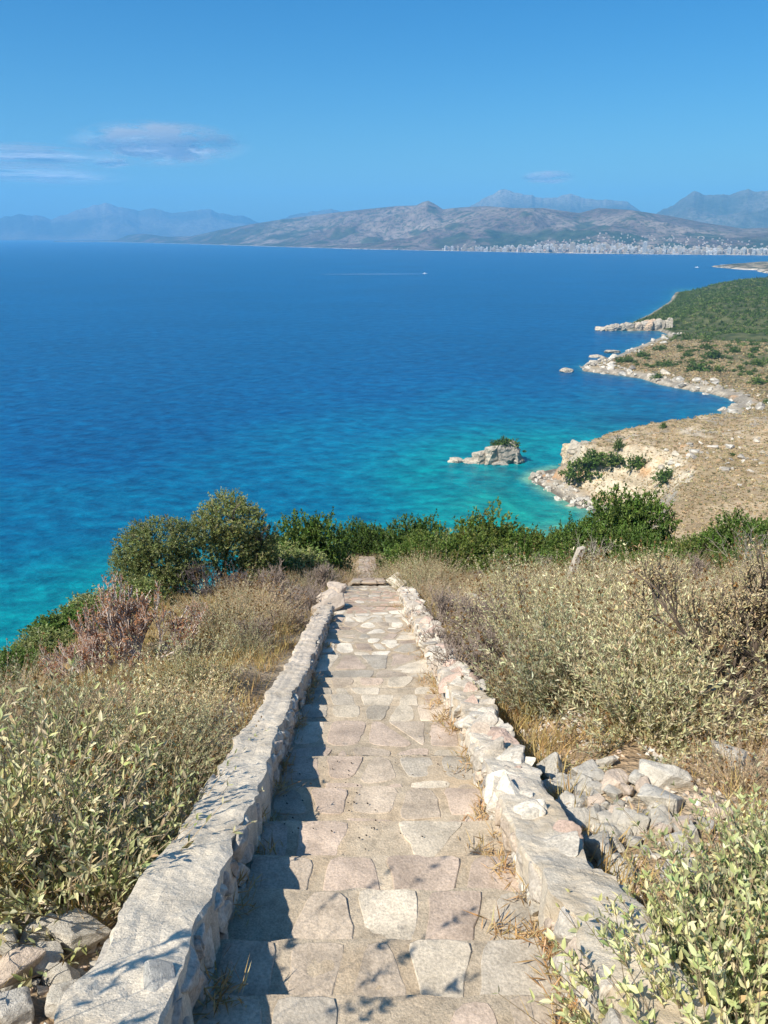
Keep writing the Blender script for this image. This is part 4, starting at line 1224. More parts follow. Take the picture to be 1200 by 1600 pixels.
gb = [leafy_bush('green_bush', 431 + i, 18, 24000, .052, .030, *(DG if i < 2 else YG if i < 4 else OG)) for i in range(5)]
BELT = [  # px centre, top py, width px, depth, proto, label
    (478, 806, 80, 27, 0, 'dark round evergreen bush left of the far path, standing highest there'), (432, 828, 62, 27.5, 4, 'dark bush at the sea edge between the olive tree and the evergreen'), (462, 852, 110, 21, 4, 'grey green bush in front of the dark evergreen left of the path'),
    (430, 868, 60, 19.5, 3, 'small bright green bush beside the path edge left of the grey twigs'), (492, 840, 60, 31, 4, 'low grey green bush just left of where the path vanishes'),
    (556, 815, 52, 36, 0, 'dark bush above the vanishing end of the path'), (600, 822, 74, 36, 1, 'dark green bush second to the right of the path end'), (650, 822, 84, 35, 0, 'dark green bush third to the right of the path end'),
    (655, 838, 100, 31, 2, 'bright green low bush in front of the third dark bush right of the path end'), (700, 826, 74, 34, 4, 'olive green bush between the bright low bush and the biggest rounded bush'),
    (768, 808, 118, 31, 2, 'biggest rounded bright green bush in the middle of the belt'), (745, 842, 100, 27, 3, 'yellow green bush in front of the biggest rounded bush'), (822, 834, 84, 29, 1, 'dark bush just right of the biggest rounded bush'),
    (868, 832, 90, 28, 2, 'bright green bush halfway between the rounded bush and the tall dark one'), (975, 783, 108, 26, 0, 'tall dark green bush standing highest in the belt before the cream cliff'), (925, 822, 92, 25, 0, 'dark green bush leaning on the left of the tall dark bush'),
    (990, 830, 100, 23, 1, 'dark green bush in front of the tall dark bush'), (1045, 862, 84, 22, 3, 'low yellow green bush right of the tall dark bush'), (905, 858, 110, 23, 2, 'green bush below the dark pair with pale dead stems before it'),
    (1010, 878, 90, 19, 2, 'low bright green bush nearest the leaning post on its right'), (1150, 814, 112, 20, 0, 'dark evergreen bush before the golden field at the picture edge'), (1205, 820, 100, 19, 1, 'dark evergreen bush cut off by the picture edge'), (1185, 862, 110, 17, 3, 'green bush under the dark evergreens with grey thorn twigs before it'),
    (885, 846, 90, 25, 0, 'dark bush filling the gap left of the tall dark bush'), (1085, 846, 100, 21, 2, 'green bush filling the gap between the tall dark bush and the evergreens'), (1120, 832, 80, 24, 1, 'dark bush behind the green one before the evergreens'), (1060, 878, 100, 18.5, 0, 'dark low bush in the right part of the belt above the thorn bushes'), (690, 850, 100, 27, 2, 'bright green bush low in the belt beside the straw scrub'),
    (610, 848, 70, 33, 3, 'yellow green bush low between the path end and the bright bushes'), (800, 862, 90, 24, 3, 'small yellow green bush below the dark bush, nearest the straw scrub'), (1100, 872, 70, 21, 4, 'grey green bush between the low yellow green bush and the evergreens'),
    (150, 915, 130, 13.5, 4, 'dark olive green shrub on the brink above the sea, behind the dry spurge'), (95, 950, 110, 12.0, 1, 'dark green shrub on the brink left of the dry spurge'), (215, 892, 90, 15, 4, 'olive green shrub on the brink at the foot of the broad olive tree'), (40, 1000, 90, 10.5, 4, 'dark shrub on the brink at the picture edge'), (5, 1045, 90, 9.2, 1, 'dark green shrub lowest on the brink, cut by the picture edge')]
for px, top, wd, D, k, lb in BELT:
    if 535 < px < 625: D = 42
    elif D > 20: D = 20 + (D - 20) * .45
    p = at_depth(px, D)
    d = ray(px, top); zt = EYE + d[2] / math.hypot(d[0], d[1]) * math.hypot(p[0], p[1])
    h = max(.5, zt - p[2]) * (1.12 if px > 640 else 1); w = max(wd / FPX * D / 2 * 1.32, .66 * h)
    place(gb[k], (p[0], p[1], p[2] - .05), random.uniform(0, 6), (w * 1.08, w * 1.08, h / 1.02), lb, 'bush')
# pale dead sprays in front of the belt
spray = twig_bush('dead_spray', 441, 3, .62, .010, 3, (.36, .31, .26), None, 0, 4, .8, .35, .12, .62)
for px, py, s, lb in [(925, 915, 1.0, 'pale dead branched stem in front of the tall dark bush'), (1165, 935, 1.15, 'pale dead branched stem in front of the evergreens at the picture edge'), (850, 905, .6, 'short pale dead stem beside the rounded bushes')]:
    p = ground(px, py); place(spray, tuple(p), px, s, lb, 'shrub')

for px, py, k, s, lb in [(543, 913, 0, .62, 'grey twiggy bush crowding the left edge of the far path'), (601, 911, 1, .55, 'brown grey twiggy bush crowding the right edge of the far path'), (612, 903, 0, .7, 'grey twiggy bush a step further along the right edge of the far path'), (540, 898, 1, .75, 'twiggy bush beside the last stretch of the far path on its left')]:
    put(px, py, twigs[k], s, lb, 'shrub')
# leaning post and two little stakes
def post():
    bm = bmesh.new()
    bmesh.ops.create_cube(bm, size=1)
    bmesh.ops.subdivide_edges(bm, edges=bm.edges, cuts=5, use_grid_fill=True)
    for v in bm.verts:
        z = v.co.z + .5; v.co.x *= .11 - .02 * z; v.co.y *= .10; v.co.z = z * .9 - .1
        v.co.x += math.sin(z * 5) * .008 + random.uniform(-.004, .004); v.co.y += random.uniform(-.004, .004)
        if z > .95: v.co.z += v.co.x * .6
    me = bpy.data.meshes.new('post'); bm.to_mesh(me); bm.free()
    a = me.color_attributes.new('Col', 'FLOAT_COLOR', 'POINT')
    for d in a.data: k = random.uniform(.9, 1.1); d.color = (.44 * k, .385 * k, .32 * k, 1)
    me.materials.append(M_WALL)
    return me
pm = post()
o = obj('fence_post', pm, None, tuple(POST)); o.rotation_euler = (0, R(20), .3); o.scale = (1.2, 1.2, 1.25); tag(o, 'pale weathered post leaning in the straw scrub before the green bushes', 'post')
for px, py, s, lb in [(663, 902, .55, 'small upright stake in the scrub right of the far path'), (682, 905, .45, 'shorter stake just right of the small upright stake')]:
    o = obj('fence_post', pm, None, tuple(ground(px, py))); o.scale = (.7, .7, s * 1.3); o.rotation_euler = (0, .04, px); tag(o, lb, 'post')

# ------------------------------------------------------------------ dry grass and gravel on the near ground
def dry_grass():
    rng = np.random.default_rng(91); g = Geo()
    n = 1500
    P = []
    while len(P) < 2600:
        y = 1.2 + 26 * rng.uniform() ** 1.3; x = rng.uniform(-6.5, 13)
        if abs(x - float(xc(y))) < (1.03 if y < 11.2 or x > 0 else .75): continue
        if x < -(3.6 + 1.5 * float(sstep(5, 17, y))): continue
        if float(fbm(np.array([x * .7]), np.array([y * .7]), s=93)[0]) < .40: continue
        pxx, pyy = to_px(x, y, gz(x, y))
        if (805 < pxx < 1100 and 1185 < pyy < 1350) or (pxx < 200 and pyy > 1440):
            if rng.uniform() < .9: continue
        P.append((x, y))
    for i in range(420):                                     # below the spurge
        y = rng.uniform(5.5, 15); P.append((rng.uniform(-4.2, -1.15), y))
    for i in range(150):                                     # along the outer foot of the right wall
        y = rng.uniform(2.2, 13); P.append((float(xc(y)) + HW + .36 + abs(rng.normal()) * .12, y))
    P = np.array(P); z = land_z(P[:, 0], P[:, 1])
    k = 34
    B = np.repeat(np.column_stack([P, z]), k, 0); m = len(B)
    B[:, :2] += rng.normal(size=(m, 2)) * .07; B[:, 2] -= .02
    D = np.column_stack([rng.normal(size=(m, 2)) * .55, np.ones(m)])
    leaves(g, B, D, rng.uniform(.08, .26, m), .007, pal(rng, m, [(.52, .39, .19), (.58, .44, .24), (.46, .30, .14), (.40, .33, .15)], [3, 2, 2, 1]), T_MID, rng)
    tag(obj('dry_grass', g.mesh('dry_grass', M_STRAW)), 'dry golden grass between the shrubs', None, None, 'stuff')
    # weeds in the corners of the stairs
    g = Geo()
    P = []
    for i in range(330):
        y = rng.uniform(1.6, 12.5); s = 1 if rng.uniform() < .62 else -1
        if s > 0 and rng.uniform() > .35 + .65 * (fbm(np.array([y * 1.3]), np.array([3.]), s=95)[0] > .5): continue
        st = np.searchsorted(NY, y); st = min(max(st, 1), len(NY) - 1); zz = Z0 - TS * NY[st] + .01
        P.append((float(xc(y)) + s * (HW - abs(rng.normal()) * (.07 if s > 0 else .045)), y, zz))
    B = np.repeat(np.array(P), 26, 0); m = len(B); B[:, :2] += rng.normal(size=(m, 2)) * .028
    D = np.column_stack([rng.normal(size=(m, 2)) * .9, rng.uniform(.25, 1.1, m)])
    leaves(g, B, D, rng.uniform(.03, .12, m), .006, pal(rng, m, [(.55, .38, .20), (.46, .28, .14), (.60, .46, .28), (.38, .27, .16)], [3, 3, 2, 1]), T_MID, rng)
    tag(obj('dry_weeds', g.mesh('dry_weeds', M_STRAW)), 'dry weeds growing in the joints along the stair edges', None, None, 'stuff')
dry_grass()

def gravel():
    rng = np.random.default_rng(97); g = Geo()
    tm = [rock_mesh('p', 900 + i, npts=9, sub=0, rough=.02, bev=0, flat=.8) for i in range(6)]
    for i in range(3600):
        k = rng.uniform()
        if k < .45: y = rng.uniform(2.2, 6.5); x = 1.05 + rng.uniform(0, 1) ** 1.4 * 1.9
        elif k < .75: y = rng.uniform(1.2, 3.6); x = -1.05 - rng.uniform(0, 1) * 1.7
        else: y = rng.uniform(2, 16); x = rng.uniform(-5, 9)
        if abs(x - float(xc(y))) < 1.0: continue
        V, F, c = tm[rng.integers(0, 6)]; s = rng.uniform(.008, .03)
        a = rng.uniform(0, 6.28); ca, sa = math.cos(a), math.sin(a)
        W = np.stack([V[:, 0] * ca - V[:, 1] * sa, V[:, 0] * sa + V[:, 1] * ca, V[:, 2]], -1) * s
        g.add(W + np.array([x, y, gz(x, y) + s * .3]), T=F, col=np.array([(.60, .54, .46), (.52, .46, .39), (.58, .43, .32), (.66, .61, .54)][rng.integers(0, 4)]) * rng.uniform(.8, 1.1))
    tag(obj('gravel', g.mesh('gravel', M_ROCK)), 'loose limestone gravel on the bare ground beside the walls', None, None, 'stuff')
gravel()

# ------------------------------------------------------------------ rubble heap and corner rocks
RK = [rock('rock', 501 + i, npts=11 + i % 4, flat=.75, sub=2, rough=.035, col=[(.60, .55, .47), (.68, .62, .53), (.54, .50, .44), (.68, .55, .44)][i % 4], bev=.05) for i in range(10)]
def rk(px, py, s, k, label, group=None, dz=0.25, sc=(1, 1, .8)):
    p = ground(px, py); o = obj('rock', RK[k % 10], None, (p[0], p[1], p[2] + s * dz), random.uniform(0, 6.28), (s * sc[0], s * sc[1], s * sc[2]))
    o.rotation_euler = (random.uniform(-.35, .35), random.uniform(-.35, .35), random.uniform(0, 6.28))
    tag(o, label, 'rock', group); return o
for a in [(870, 1222, .17, 0, 'large grey rock topmost in the rubble heap beside the right wall'), (920, 1218, .13, 2, 'grey angular rock second along the top of the rubble heap'), (848, 1245, .12, 4, 'grey rock wedged between rubble heap and right wall'),
          (880, 1270, .12, 6, 'rounded grey rock in the near left of the rubble heap'), (955, 1232, .12, 3, 'pinkish slab on top of the rubble heap'), (1030, 1262, .15, 1, 'pale grey block at the right end of the rubble heap'),
          (1145, 1200, .21, 2, 'large dark grey rock alone under the sage by the picture edge'), (1040, 1225, .17, 5, 'flat pale rock between rubble heap and sage'), (945, 1345, .14, 0, 'grey slab nearest the right wall below the rubble heap'),
          (965, 1372, .11, 5, 'whitish stone beside the grey slab below the rubble heap'), (800, 1195, .12, 2, 'dark flat stone in the gap behind the right wall'), (740, 945, .25, 1, 'pale boulder showing in the scrub beside the dark grey bush'), (765, 985, .22, 5, 'smaller pale boulder below the one beside the dark grey bush'),
          (820, 1210, .10, 7, 'reddish brown stone leaning on the outer side of the right wall'), (1065, 1385, .12, 2, 'grey rock half hidden by the fresh green sage'), (985, 1300, .10, 9, 'whitish angular stone in the centre of the rubble heap'),
          (330, 1255, .11, 1, 'white stone lying against the outer edge of the left wall'), (225, 1175, .13, 5, 'white stone showing among the sage left of the wall'), (80, 1305, .10, 1, 'white stone under the big-leaved sage'), (262, 970, .17, 0, 'pale boulder under the rust red spurge'), (120, 1055, .2, 5, 'pale flat boulder in front of the rust red spurge')]:
    rk(*a)
rr = np.random.default_rng(5)
for i in range(110):
    px = 950 + rr.normal() * 62; py = 1274 + rr.normal() * 30 + (px - 950) * .06
    if px < 835: continue
    rk(px, py, rr.uniform(.035, .085), int(rr.integers(0, 10)), 'small loose stone in the middle of the rubble heap beside the right wall', 'loose stones of the rubble heap', .5)
for a in [(125, 1478, .13, 1, 'long white rock beside the wall in the lower corner'), (62, 1475, .09, 5, 'white rock behind the long one in the corner'), (20, 1490, .11, 0, 'grey white rock at the picture edge'), (60, 1520, .10, 1, 'upright white rock below the long one'),
          (95, 1540, .08, 5, 'pale stone between the upright rock and the wall'), (30, 1545, .12, 3, 'pinkish rock low in the corner'), (105, 1575, .09, 9, 'pinkish slab against the wall foot in the corner'), (15, 1590, .10, 6, 'rock at the very bottom corner')]:
    rk(*a, dz=.35)
for i in range(26):
    rk(rr.uniform(0, 175), rr.uniform(1462, 1640), rr.uniform(.02, .05), int(rr.integers(0, 10)), 'small white stone among the corner rocks left of the wall', 'small stones among the corner rocks', .4)

# droppings and twigs on the steps
g = Geo(); rng = np.random.default_rng(77); V, F, c = rock_mesh('p', 3, npts=12, sub=0, bev=0, flat=.9, rough=.01)
for i in range(46):
    px = rng.normal() * 85 + 550; py = rng.uniform(1190, 1330)
    d = ray(px, py); 
    for t in np.arange(2, 8, .01):
        X, Y, Z = d[0] * t, d[1] * t, EYE + d[2] * t
        st = min(max(int(np.searchsorted(NY, Y)), 1), len(NY) - 1)
        zz = Z0 - TS * NY[st] + (NY[st] - Y) * 0.02 + .02
        if Z < zz: break
    s = rng.uniform(.004, .007); g.add(V * s + np.array([X, Y, zz + .004]), T=F, col=(.05, .04, .035))
tag(obj('debris', g.mesh('debris', M_BARK)), 'scattered small dark droppings on the middle steps', None, None, 'stuff')

# ------------------------------------------------------------------ the coast
def hull_pile(name, items, mat, seed):
    """items: (x, y, z, sx, sy, sz, colour, rz) craggy blocks grown together into one rock mass"""
    g = Geo()
    for i, (x, y, z, sx, sy, sz, col, rz) in enumerate(items):
        V, F, c = rock_mesh('c', seed + i * 7, npts=18, flat=1.0, sub=3, rough=.05, col=col, bev=.05)
        # strata: ledges stepping out with height
        V = V * np.array([sx, sy / .8, sz]); lay = np.floor(V[:, 2:3] / 1.6 + V[:, 0:1] * .05)
        V[:, :2] *= 1 + .05 * np.sin(lay * 12.9898 + seed)
        d = fbm(V[:, 0] * .45 + x, V[:, 1] * .45 + y, V[:, 2] * .8, 4, seed)[:, None] - .5
        V[:, :2] += d * V[:, :2] / (np.linalg.norm(V[:, :2], axis=1, keepdims=True) + .1) * 2.2
        cr, sr = math.cos(rz), math.sin(rz)
        V = np.stack([V[:, 0] * cr - V[:, 1] * sr, V[:, 0] * sr + V[:, 1] * cr, V[:, 2]], -1)
        g.add(V + np.array([x, y, z]), T=F, col=c)
    return g.mesh(name, mat)
PALER = (.44, .385, .31); GREYR = (.37, .33, .28); CREAMR = (.52, .42, .29); ORR = (.47, .31, .18)

# islet
ix, iy = sea_pt(775, 722)
isl = [(6, 1, 4, 9.5, 7, 9.6, GREYR, .2), (-1, 0, 3.0, 8.5, 6.5, 9.2, PALER, 1.0), (-8, .5, 1.6, 6.5, 5, 6.0, PALER, .4), (12, .5, 3, 5.5, 5, 8.6, GREYR, 2.0), (-15.5, 0, .3, 4.6, 3.6, 2.6, PALER, .1), (-22.5, .5, .4, 5.2, 3.4, 2.7, PALER, .3), (2, -3.5, .2, 6, 3, 2.4, GREYR, .1), (-12, -1.5, 0, 5, 2.5, 1.6, GREYR, .6)]
o = obj('sea_rock', hull_pile('sea_rock', isl, M_CRAG, 601), None, (ix, iy, -.4)); tag(o, 'craggy pale islet standing in the turquoise water off the cream cliff', 'islet')
bushf = [leafy_bush('scrub_bush', 611 + i, 14, 1500, .17, .10, *(DG if i < 2 else YG), trunk=False) for i in range(3)]
def far_bush(px, py, wpx, k, label, hs=.8, group=None, p=None):
    if p is None: p = ground(px, py)
    w = wpx / FPX * math.hypot(p[1], EYE - p[2]) / 2 * 1.1
    return place(bushf[k], (p[0], p[1], p[2] - .15 * w), random.uniform(0, 6), (w, w, w * hs * 1.2), label, 'bush', group)
for dx, dz, w, lb in [(-1.5, 12.4, 4.3, 'dark bush on the highest top of the islet'), (3.8, 12.8, 5.8, 'wide dark bush spread over the middle top of the islet'), (9.0, 12.0, 5.2, 'dark bush on the right shoulder of the islet'), (15.6, 9.0, 1.5, 'tiny dark bush on the right edge of the islet')]:
    place(bushf[0], (ix + dx, iy - .3, dz - 3.1), dx, (w * .92, w * .8, w * .8), lb, 'bush')
# rocks standing in the water
for px, py, wpx, hpx, sd, lb in [(845, 741, 17, 9, 1, 'single rounded boulder in the water between islet and cliff'), (885, 581, 26, 8, 2, 'low pale rock standing in the sea left of the far point'), (932, 558, 26, 5, 3, 'flat rocky ledge running out from the far shore above the far point'), (955, 551, 30, 6, 4, 'long flat ledge of rock behind the first ledge at the far point')]:
    x, y = sea_pt(px, py); D = math.hypot(y, EYE); w = wpx / FPX * D / 2
    o = obj('sea_rock', hull_pile('r', [(0, 0, 0, w, w * .6, hpx / FPX * D * .9, PALER, .2), (w * .5, .3, 0, w * .5, w * .45, hpx / FPX * D * .6, GREYR, .8)], M_CRAG, 640 + sd * 9), None, (x, y, -.3)); tag(o, lb, 'rock')

# crags of the golden headland, its left-hand cliff above the boulders
def lz(x, y): return float(land_z(np.array([x]), np.array([y]))[0])
CL = [(884, 738), (879, 728), (878, 716), (888, 706), (902, 700), (920, 697)]
items = []
rg = np.random.default_rng(8)
for k, (px, w, col) in enumerate([(884, 6.0, CREAMR), (890, 6.5, PALER), (900, 6.0, PALER), (912, 6.5, PALER), (926, 6, GREYR), (942, 6, PALER), (958, 5.5, GREYR), (975, 6, PALER), (896, 5, GREYR), (990, 4.5, PALER)]):
    y = 392 - (px - 884) * .16; x = (px - 600) / FPX * (y * Fw[1] + 108 * -Fw[2])
    items.append((x + 3.5, y, 11.5 + (px - 884) * .03 - (0 if k < 8 else 4), w, w * .85, 7.6 if k < 4 else 5.2, col, rg.uniform(0, 6)))
for k in range(4):
    items.append((99 + k * 1.5, 390 - k * 3, 5.5 + k * .5, 6, 5, 6.5, [CREAMR, PALER, ORR, CREAMR][k], k * 1.3))
tag(obj('cliff', hull_pile('cliff', items, M_CRAG, 701)), 'broken pale cliff head of the golden headland', None, None, 'structure')
x3, y3 = sea_pt(1010, 517)
rg3 = np.random.default_rng(33); items = []
for q in range(34):
    u = rg3.uniform(); sz_ = (3.5 + 9.5 * u ** .8) * rg3.uniform(.8, 1.1)
    items.append((x3 - 62 + 100 * u, y3 + 2 + rg3.uniform(0, 7) + u * 3, sz_ * .35, rg3.uniform(5, 9.5), rg3.uniform(4, 7), sz_, [PALER, GREYR, PALER, (.50, .41, .32), GREYR][q % 5] if not (u > .62 and q % 3 == 0) else (.52, .38, .27), rg3.uniform(-.4, .4)))
tag(obj('cliff', hull_pile('cliff', items, M_CRAG, 761)), 'grey and orange sea cliff of the farthest wooded headland', None, None, 'structure')

# boulders along the waterlines
BD = [rock('boulder', 801 + i, npts=13, flat=.75, sub=2, rough=.04, col=[PALER, GREYR, (.60, .54, .46), (.50, .46, .40)][i % 4], bev=.06, mat=M_CRAG) for i in range(8)]
def boulders(poly, n, smin, smax, inl, label, group, seed):
    rg = np.random.default_rng(seed); P = np.array(poly); seg = np.linalg.norm(np.diff(P, axis=0), axis=1); cum = np.concatenate([[0], np.cumsum(seg)])
    k = 0
    while k < n:
        t = rg.uniform(0, cum[-1]); i = min(np.searchsorted(cum, t, side='right') - 1, len(seg) - 1); f = (t - cum[i]) / seg[i]
        a = P[i] * (1 - f) + P[i + 1] * f; e = (P[i + 1] - P[i]) / seg[i]; nrm = np.array([-e[1], e[0]])
        for sgn in (1, -1):
            q = a + nrm * sgn * .5
            if signed_dist([q[0]], [q[1]])[0] > 0: break
        q = a + nrm * sgn * (rg.uniform(-.12, 1) ** 1.0 * inl)
        s = smin + (smax - smin) * rg.uniform() ** 2.2
        z = max(lz(q[0], q[1]), -.4)
        o = obj('boulder', BD[rg.integers(0, 8)], None, (q[0], q[1], z + s * .12), 0, (s * rg.uniform(.8, 1.3), s * rg.uniform(.8, 1.2), s * rg.uniform(.6, 1)))
        o.rotation_euler = (rg.uniform(-.4, .4), rg.uniform(-.4, .4), rg.uniform(0, 6.28))
        tag(o, label, 'boulder', group); k += 1
c3 = [sea_pt(*p) for p in [(964, 556), (990, 545), (1016, 535), (1044, 523)]]
boulders(c3, 30, 1.5, 5.5, 24, 'pale boulder of the shore between far point and far cliff', 'boulders between far point and far cliff', 6)
c1 = [sea_pt(*p) for p in [(925, 797), (895, 790), (868, 774), (845, 760), (826, 748), (838, 738), (868, 732)]]
boulders(c1[:6], 90, .9, 3.1, 11, 'pale grey boulder in the jumble along the water below the cream cliff', 'boulders below the cream cliff', 3)
c2 = [sea_pt(*p) for p in [(1126, 652), (1128, 642), (1155, 632), (1136, 622), (1100, 613), (1060, 607), (1030, 601), (1000, 591), (960, 586), (912, 580), (908, 573), (950, 561)]]
boulders(c2, 130, 1.3, 6.2, 27, 'pale boulder of the rocky shore around the far bay', 'boulders of the rocky shore around the far bay', 4)

# boulders in the golden field
for i in range(52):
    px = rg.uniform(1030, 1210); py = 722 - (px - 1030) * .12 + rg.normal() * 16
    if py < 668: continue
    p = ground(px, py); s = .8 + 2.2 * rg.uniform() ** 1.6
    o = obj('boulder', BD[rg.integers(0, 8)], None, (p[0], p[1], p[2] + .1 * s), 0, (s * 1.2, s, s * .7)); o.rotation_euler = (rg.uniform(-.3, .3), rg.uniform(-.3, .3), rg.uniform(0, 6))
    tag(o, 'grey boulder of the stony strip across the golden field', 'boulder', 'boulders across the golden field')
p = ground(1160, 722); o = obj('boulder', BD[2], None, tuple(p), 1.0, (2.3, 1.8, 1.4)); tag(o, 'largest light boulder alone below the stony strip of the golden field', 'boulder')

# bushes picked out on the golden headland and the far bay
for a in [(906, 750, 62, 0, 'dark round bush growing against the cream cliff face', .95), (930, 724, 46, 0, 'dark bush on the cliff right of the biggest round one', .7), (966, 706, 18, 0, 'tall narrow bush on the cliff rim', 1.6), (992, 728, 32, 0, 'dark bush at the right end of the cliff rim', .9), (898, 700, 12, 1, 'small bush on the left tip of the cliff rim', .8),
          (955, 722, 54, 2, 'low green bush spread over the cliff between the tall and the dark bush', .5), (1040, 752, 42, 0, 'solitary dark bush in the golden field right of the cliff', .75), (1012, 800, 26, 1, 'grey green bush at the lower right corner of the scree', .9), (1034, 838, 28, 1, 'small dark bush low in the golden field above the green belt', .7),
          (1036, 668, 11, 0, 'tiny dark bush on the skyline of the golden field before the bay', 1.2), (1145, 712, 9, 2, 'tiny bush beside the largest light boulder', .8), (975, 800, 24, 2, 'green bush at the foot of the scree above the belt', .8)]:
    far_bush(*a)
Z5 = lambda x, y: (860 + x / 3.53, 440 + y / 3.53)
for x, y, w, lb, hs_ in [(380, 447, 60, 'dark bush nearest the sea on the far point', .95), (432, 442, 64, 'dark bush just inland of the outermost bush on the far point', .85), (515, 414, 78, 'dark bush third from the sea on the far point', .7), (600, 380, 84, 'wide dark bush on the far slope beneath the wood', .6), (650, 466, 92, 'wide dark bush alone on the rocks in the middle of the far shore', .6),
                    (588, 530, 62, 'dark bush lowest on the far shore rocks', .75), (760, 412, 58, 'dark bush in the middle of the far brown slope', .75), (810, 487, 150, 'broad dark thicket above the far bay', .5), (900, 422, 125, 'dark thicket touching the broad one above the far bay', .6), (852, 372, 64, 'dark bush uphill of the two thickets above the far bay', .8), (720, 332, 38, 'small dark bush on the bare patch of the far slope', .8),
                    (930, 497, 62, 'green bush right of the broad dark thicket', .9), (1020, 392, 64, 'dark bush at the edge of the far wood above the slope', .8), (1140, 456, 74, 'round green bush by the picture edge on the far slope', .7), (1120, 385, 60, 'dark bush under the wood at the picture edge', .7), (1150, 560, 120, 'bright green thicket low on the far slope at the picture edge', .45), (1195, 672, 60, 'green bush by the bay at the picture edge', .6)]:
    px, py = Z5(x, y); far_bush(px, py, w / 3.53, 0 if 'green' not in lb else 2, lb, hs_)

def green_mask(x, y):
    sd = signed_dist(x, y); n2 = fbm(x / 40, y / 40, s=72, oct=4)
    gm = sstep(60, 190, sd + (n2 - .5) * 240) * sstep(480, 800, y)
    return np.maximum(gm, sstep(-40, 40, y - 965 + np.clip(x - 330, 0, 200) * 1.15 + (fbm(x / 70, y / 70, s=75, oct=3) - .5) * 260) * (sd > 9)), sd
def far_wood():
    rg = np.random.default_rng(12); n = 26000
    a = rg.uniform(R(11), R(31), n); r = np.sqrt(rg.uniform(470 ** 2, 1830 ** 2, n)); x = r * np.sin(a); y = r * np.cos(a)
    gm, sd = green_mask(x, y)
    keep = (gm > .55) & ((y > 1010) | (fbm(x / 45, y / 45, s=76, oct=4) > .44)) & (sd > np.where(y > 1000, 3, np.where(y > 930, 9, 22))); xs, ys = x[keep][:5600], y[keep][:5600]; zs = land_z(xs, ys)
    cl = [crown_geo(900 + i, bush_clumps(rg, 6), 90, .34, .24, *(DG if i < 3 else OG if i == 3 else YG), rng=np.random.default_rng(900 + i)) for i in range(5)]
    tp = [(np.concatenate(g.V), np.concatenate(g.T), np.concatenate(g.Cc)) for g in cl]
    g = Geo()
    for X, Y, Z in zip(xs, ys, zs):
        V, T, c = tp[rg.choice(5, p=[.3, .25, .2, .1, .15])]; s = rg.uniform(1.8, 4.2); t = rg.uniform(0, 6.28); ct, st = math.cos(t), math.sin(t)
        W = np.stack([V[:, 0] * ct - V[:, 1] * st, V[:, 0] * st + V[:, 1] * ct, V[:, 2] * rg.uniform(.6, .95)], -1) * s
        g.add(W + np.array([X, Y, Z - .2 * s]), T=T, col=c * rg.uniform(.75, 1.25))
    tag(obj('woods', g.mesh('woods', M_GREEN)), 'dense green wood covering the upper far headland', None, None, 'stuff')
    # single bushes thinning out below the wood
    keep = (gm > .03) & (gm < .5) & (sd > 24) & (y < 1000); xs, ys = x[keep], y[keep]; zs = land_z(xs, ys)
    m = 0
    for X, Y, Z in zip(xs, ys, zs):
        px, py = to_px(X, Y, Z)
        if not (900 < px < 1215): continue
        s = rg.uniform(1.4, 3.8)
        place(bushf[rg.integers(0, 3)], (X, Y, Z - .2), rg.uniform(0, 6), (s, s, s * rg.uniform(.6, .9)), 'scattered dark bush on the brown far slope below the wood', 'bush', 'bushes thinning out below the far wood'); m += 1
        if m > 170: break
far_wood()

# dry tussocks that roughen the golden field and the far slopes
def tussocks():
    rg = np.random.default_rng(13); g = Geo()
    n = 110000; a = rg.uniform(R(10), R(31), n); r = np.sqrt(rg.uniform(185 ** 2, 1000 ** 2, n)); x = r * np.sin(a); y = r * np.cos(a)
    sd = signed_dist(x, y); gm, _ = green_mask(x, y)
    keep = (sd > 13) & (gm < .5); x, y = x[keep], y[keep]; keep = rg.uniform(size=len(x)) < np.clip(260 / np.hypot(x, y), 0, 1) ** 1.2; x, y = x[keep], y[keep]
    z = land_z(x, y); k = 7
    B = np.repeat(np.column_stack([x, y, z]), k, 0); m = len(B); B[:, :2] += rg.normal(size=(m, 2)) * .25; B[:, 2] -= .1
    D = np.column_stack([rg.normal(size=(m, 2)) * .8, np.ones(m)])
    cc = np.repeat(pal(rg, len(x), [(.50, .38, .235), (.56, .45, .30), (.40, .31, .19), (.30, .26, .16), (.20, .20, .11)], [4, 3, 3, 2, 1], .2), k, 0)
    fs = np.repeat(1 + sstep(430, 700, np.hypot(x, y)) * .9, k)
    leaves(g, B, D, rg.uniform(.35, .95, m) * fs, rg.uniform(.25, .5, m) * fs, cc, T_MID, rg)
    tag(obj('dry_grass', g.mesh('tussocks', M_STRAW)), 'dry tussocks covering the golden field', None, None, 'stuff')
tussocks()

